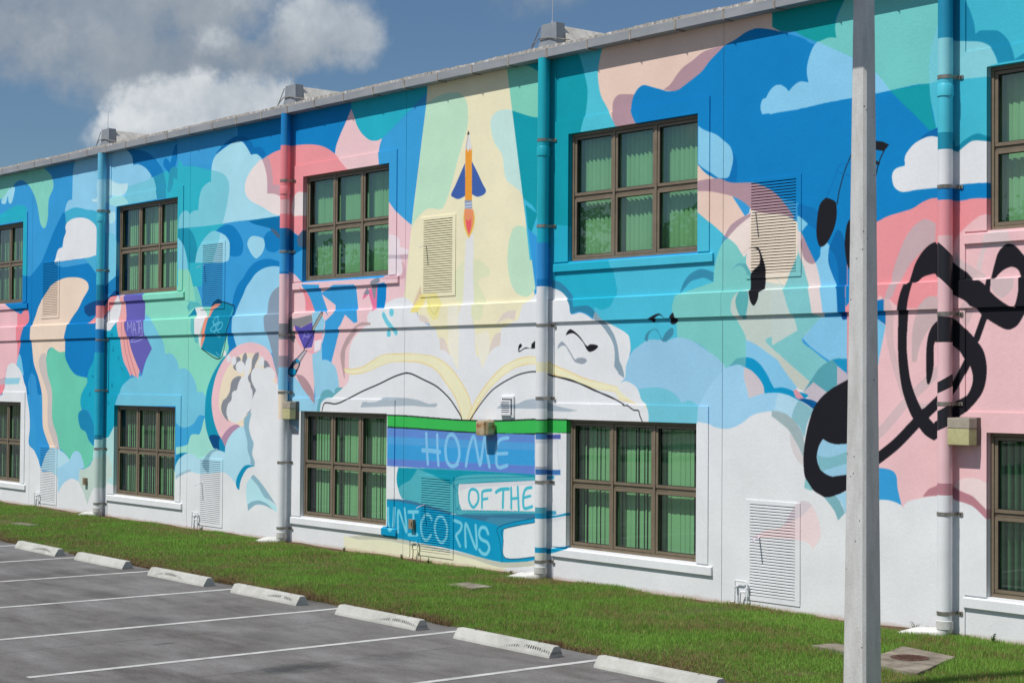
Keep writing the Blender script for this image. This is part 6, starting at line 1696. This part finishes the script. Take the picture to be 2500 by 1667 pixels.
def in_slab(x, y):
    # manhole pad (skewed), then the plain pads
    u = (y + 1.28) / (-1.24)
    lo = -12.27 + 0.42 * u
    hi = lo + 0.84
    top = -1.28 - (x - lo) / 0.84 * 0.17
    bot = -2.52 - (x - lo) / 0.84 * 0.15
    r = (x > lo + .03) & (x < hi - .03) & (y < top - .02) & (y > bot + .03)
    for p_ in PX:
        r |= (x > p_ - .34) & (x < p_ + .08) & (y > -.30 + (x - p_) * .1)
    for (a, b, c_, d) in SLABQ[1:]:
        r |= (x > a) & (x < b) & (y > c_) & (y < d)
    return r


def blades(name, n, xr, hmin, hmax, w0, material, label, keep, lean=0.5, ymode=None):
    x = nr.uniform(xr[0], xr[1], n)
    e = -3.93 - (x + 16.0) * 0.016 - 0.13 * np.clip(x + 14.5, 0, 8) + 0.05 * np.sin(x * 1.7) + 0.03 * np.sin(x * 4.1 + 1)
    u = nr.uniform(0, 1, n) if ymode is None else ymode(n)
    y = e + 0.02 - (e + 0.03) * u
    ok = keep(x, y, u) & ~in_slab(x, y)
    x, y, e, u = x[ok], y[ok], e[ok], u[ok]
    n = len(x)
    tt = (y - e) / (0 - e)
    z = -0.085 + 0.055 * np.clip(tt * 9, 0, 1) + 0.03 * tt + 0.012 * np.sin(x * 2.3 + y * 1.9) + 0.008 * np.sin(x * 5.1 - y * 4.3) - 0.012
    h = nr.uniform(hmin, hmax, n) * (1 + 0.22 * fbm(x * 1.6, y * 1.6, 5) / 2)
    h = np.maximum(h, 0.02)
    a = nr.uniform(0, 2 * pi, n)
    ln = nr.uniform(0.1, lean, n) * h
    b_ = nr.uniform(0, 2 * pi, n)
    lx, ly = np.cos(b_) * ln, np.sin(b_) * ln
    w = nr.uniform(0.6, 1.3, n) * w0
    wx, wy = np.cos(a) * w / 2, np.sin(a) * w / 2
    V = np.empty((n, 5, 3), np.float32)
    V[:, 0] = np.stack([x - wx, y - wy, z], 1)
    V[:, 1] = np.stack([x + wx, y + wy, z], 1)
    V[:, 2] = np.stack([x + wx * .75 + lx * .35, y + wy * .75 + ly * .35, z + h * .6], 1)
    V[:, 3] = np.stack([x - wx * .75 + lx * .35, y - wy * .75 + ly * .35, z + h * .6], 1)
    V[:, 4] = np.stack([x + lx, y + ly, z + h], 1)
    me = bpy.data.meshes.new(name)
    me.vertices.add(n * 5)
    me.vertices.foreach_set('co', V.ravel())
    base_ = np.arange(n)[:, None] * 5
    loops = np.concatenate([base_ + [0, 1, 2, 3], base_ + [3, 2, 4]], 1).ravel().astype(np.int32)
    me.loops.add(n * 7)
    me.loops.foreach_set('vertex_index', loops)
    me.polygons.add(n * 2)
    ls = (np.arange(n)[:, None] * 7 + [0, 4]).ravel().astype(np.int32)
    me.polygons.foreach_set('loop_start', ls)
    me.polygons.foreach_set('loop_total', np.tile([4, 3], n).astype(np.int32))
    me.materials.append(material)
    me.update()
    me.validate()
    o = put_obj(name, me)
    tag(o, label, 'grass', kind='stuff')
    return o


thin = lambda x, y, u: (fbm(x, y, 3) > -1.7 + 1.0 * nr.uniform(-1, 1, len(x))) & (fbm(x * 2.6, y * 2.6, 41) > -2.3 + 0.5 * nr.uniform(-1, 1, len(x))) & (u > 0.05 * nr.uniform(0, 1, len(x)) + 0.02 * fbm(x * 3, x * 1.1, 8)) & ~((u > 0.965) & (fbm(x * 1.3, y, 21) < 0.6)) & ~((u > 0.93) & (fbm(x * 0.9, y, 22) < -0.7))
blades('grass', 300000, (-24, -9), 0.028, 0.075, 0.0065, M_GRASS, 'short green lawn grass between the asphalt and the painted wall', thin)
blades('grass', 150000, (-43, -24), 0.03, 0.07, 0.010, M_GRASS, 'short green lawn grass at the far end of the painted wall', thin)
blades('dry_grass', 60000, (-43, -9), 0.02, 0.07, 0.009, M_DRY, 'brown dry grass along the edge of the asphalt', lambda x, y, u: fbm(x * 2, y * 3, 9) > -0.9, 1.1, lambda n: nr.beta(0.8, 13, n) - 0.012)
blades('dry_grass', 40000, (-43, -9), 0.03, 0.075, 0.007, M_DRY, 'brown dry tufts scattered through the lawn', lambda x, y, u: fbm(x * 2.2, y * 2.2, 31) > 1.35, 0.9)

# weeds at the foot of the wall
def weed(x, y, h, n, label):
    t_ = thing('weed', label, 'weed', (x, y, -0.03), 'weeds at the foot of the wall')
    mb = MB()
    for i in range(n):
        a = rnd.uniform(0, 2 * pi)
        l = h * rnd.uniform(0.5, 1.0)
        d = l * rnd.uniform(0.2, 0.55)
        tip = Vector((math.cos(a) * d, math.sin(a) * d * .6, l))
        mb.tube([(0, 0, 0), tip * 0.5 + Vector((0, 0, l * .12)), tip], [0.004, 0.003, 0.0015], 4)
        for j in range(7):
            f = rnd.uniform(0.25, 1.0)
            c_ = tip * f + Vector((0, 0, l * .1 * (1 - f)))
            b_ = rnd.uniform(0, 2 * pi)
            s_ = rnd.uniform(0.018, 0.034)
            dv = Vector((math.cos(b_), math.sin(b_), rnd.uniform(-.2, .6))).normalized() * s_
            sv = Vector((-math.sin(b_), math.cos(b_), 0)) * s_ * 0.28
            mb.quad([c_, c_ + dv * .5 + sv, c_ + dv, c_ + dv * .5 - sv], 1)
    o = part('stem', mb, [M_WEED, M_WEED], t_)
    return t_


M_WEED = grass_mat('weed_leaf', [(0.3, (0.06, 0.10, 0.025)), (0.55, (0.045, 0.10, 0.02)), (0.8, (0.10, 0.17, 0.04))])
WEEDS = [(-12.98, -0.12, 0.22, 'leafy weed by the cut end of the right downspout'), (-12.78, -0.10, 0.2, 'leafy weed next to the white elbow of the right downspout'),
         (-18.9, -0.06, 0.12, 'low weed under the sill of the lower window right of the books'), (-18.2, -0.06, 0.10, 'small weed at the wall foot below the wide lower window'),
         (-23.45, -0.12, 0.2, 'weed growing around the drain line under UNICORNS'), (-22.75, -0.10, 0.18, 'weed under the blue vent in UNICORNS'),
         (-25.2, -0.10, 0.16, 'weed on bare soil below the lower window left of the books'), (-30.2, -0.10, 0.2, 'clump of weeds under the white vent below the figure'),
         (-20.6, -0.12, 0.15, 'weed in front of the cream painted base'), (-11.9, -0.10, 0.24, 'tall grassy weed under the lower window at the right edge')]
for (x, y, h, lab) in WEEDS:
    weed(x, y, h * 0.65, 11, lab)

# loose soil clods beside the wall
M_CLOD = worn('dry_soil', (0.09, 0.055, 0.035), (0.17, 0.11, 0.075), 20, 0.95, bscale=40, bstr=0.8)
mb = MB()
for i in range(420):
    cx_ = rnd.choice([rnd.gauss(-24.9, 0.9), rnd.gauss(-17.2, 0.9), rnd.gauss(-13.6, .5), rnd.gauss(-31.5, .8), rnd.gauss(-28.3, 0.5)])
    cy_ = -0.03 - abs(rnd.gauss(0, 0.09))
    r = rnd.uniform(0.008, 0.03)
    P8 = []
    for k_ in range(6):
        a = k_ * pi / 3
        P8.append((cx_ + r * math.cos(a) * rnd.uniform(.7, 1.2), cy_ + r * math.sin(a) * rnd.uniform(.7, 1.2)))
    z0 = -0.045
    top = (cx_, cy_, z0 + r * rnd.uniform(1.0, 1.7))
    for k_ in range(6):
        a, b = P8[k_], P8[(k_ + 1) % 6]
        mb.quad([(*a, z0), (*b, z0), top])
tag(put_obj('soil_clods', mb.mesh('soil_clods', M_CLOD)), 'crumbs of bare brown soil along the foot of the wall', 'soil', kind='stuff')

# ------------------------------------------------------------------ trees across the car park, seen in the window glass
M_BARK = worn('bark', (0.10, 0.075, 0.055), (0.18, 0.14, 0.11), 8, 0.9)
M_LEAF = worn('tree_leaf', (0.020, 0.034, 0.011), (0.045, 0.070, 0.020), 0.9, 0.6)


def tree(x, y, h, r, seed, label):
    t_ = thing('tree', label, 'tree', (x, y, -0.1), 'trees across the car park')
    q = random.Random(seed)
    mb = MB()
    mb.tube([(0, 0, -.1), (0.05, 0, h * .2), (0, 0.08, h * .45), (0.1, 0, h * .8)], [h * .028, h * .022, h * .017, h * .006], 10)
    for i in range(7):
        a = q.uniform(0, 2 * pi)
        z0 = h * q.uniform(.3, .6)
        mb.tube([(0, 0, z0), (math.cos(a) * r * .4, math.sin(a) * r * .4, z0 + h * .12), (math.cos(a) * r * .8, math.sin(a) * r * .8, z0 + h * .2)], [h * .012, h * .008, h * .003], 6)
    part('trunk', mb, M_BARK, t_, smooth=50)
    mb = MB()
    cl = []
    for i in range(26):
        a, e_ = q.uniform(0, 2 * pi), q.uniform(-0.35, 1)
        d = q.uniform(.35, .95)
        cl.append((math.cos(a) * r * d * math.cos(e_), math.sin(a) * r * d * math.cos(e_), h * .63 + math.sin(e_) * h * .33 * d, r * q.uniform(.2, .38)))
    for (cx_, cy_, cz_, cr_) in cl:
        for i in range(110):
            v = Vector((q.gauss(0, 1), q.gauss(0, 1), q.gauss(0, .8))).normalized() * cr_ * q.uniform(.35, 1.05)
            c_ = Vector((cx_, cy_, cz_)) + v
            s_ = q.uniform(.12, .26)
            d1 = Vector((q.gauss(0, 1), q.gauss(0, 1), q.gauss(0, 1))).normalized() * s_
            d2 = d1.orthogonal().normalized() * s_ * .6
            mb.quad([c_ - d1, c_ + d2, c_ + d1, c_ - d2])
    part('crown', mb, M_LEAF, t_)


TL = ['tall tree reflected in the wide upper window', 'bushy tree reflected in the upper window beside the pink downspout', 'broad tree across the lot reflected in the far left windows',
      'tree across the lot mirrored in the right hand windows', 'dark tree across the lot mirrored in the lower windows', 'lone tree mirrored in the upper window at the right edge']
for i, (x, y, h, r) in enumerate([(-52, -38, 12.5, 4.2), (-68, -42, 13.5, 4.8), (-92, -40, 13, 5.0), (-38, -44, 13.0, 4.4), (-60, -48, 12.5, 4.6), (-80, -38, 12, 4.2)]):
    tree(x, y, h, r, 40 + i, TL[i])

# dark leaf screen added beyond the car park to dim the lower windows' reflections
q = random.Random(5)
mb = MB()
for i in range(9000):
    x = q.uniform(-135, 20)
    c_ = Vector((x, -62 + q.uniform(-1.2, 1.2), q.uniform(0, 3.6 + 0.9 * math.sin(x * .21) + 0.6 * math.sin(x * .73))))
    s_ = q.uniform(.25, .5)
    d1 = Vector((q.gauss(0, 1), q.gauss(0, 1), q.gauss(0, 1))).normalized() * s_
    d2 = d1.orthogonal().normalized() * s_ * .7
    mb.quad([c_ - d1, c_ + d2, c_ + d1, c_ - d2])
tag(put_obj('added_hedge', mb.mesh('added_hedge', M_LEAF)), 'unseen green leaf screen added across the car park to darken the window reflections', 'added_hedge', kind='stuff')

print('objects', len(bpy.data.objects))
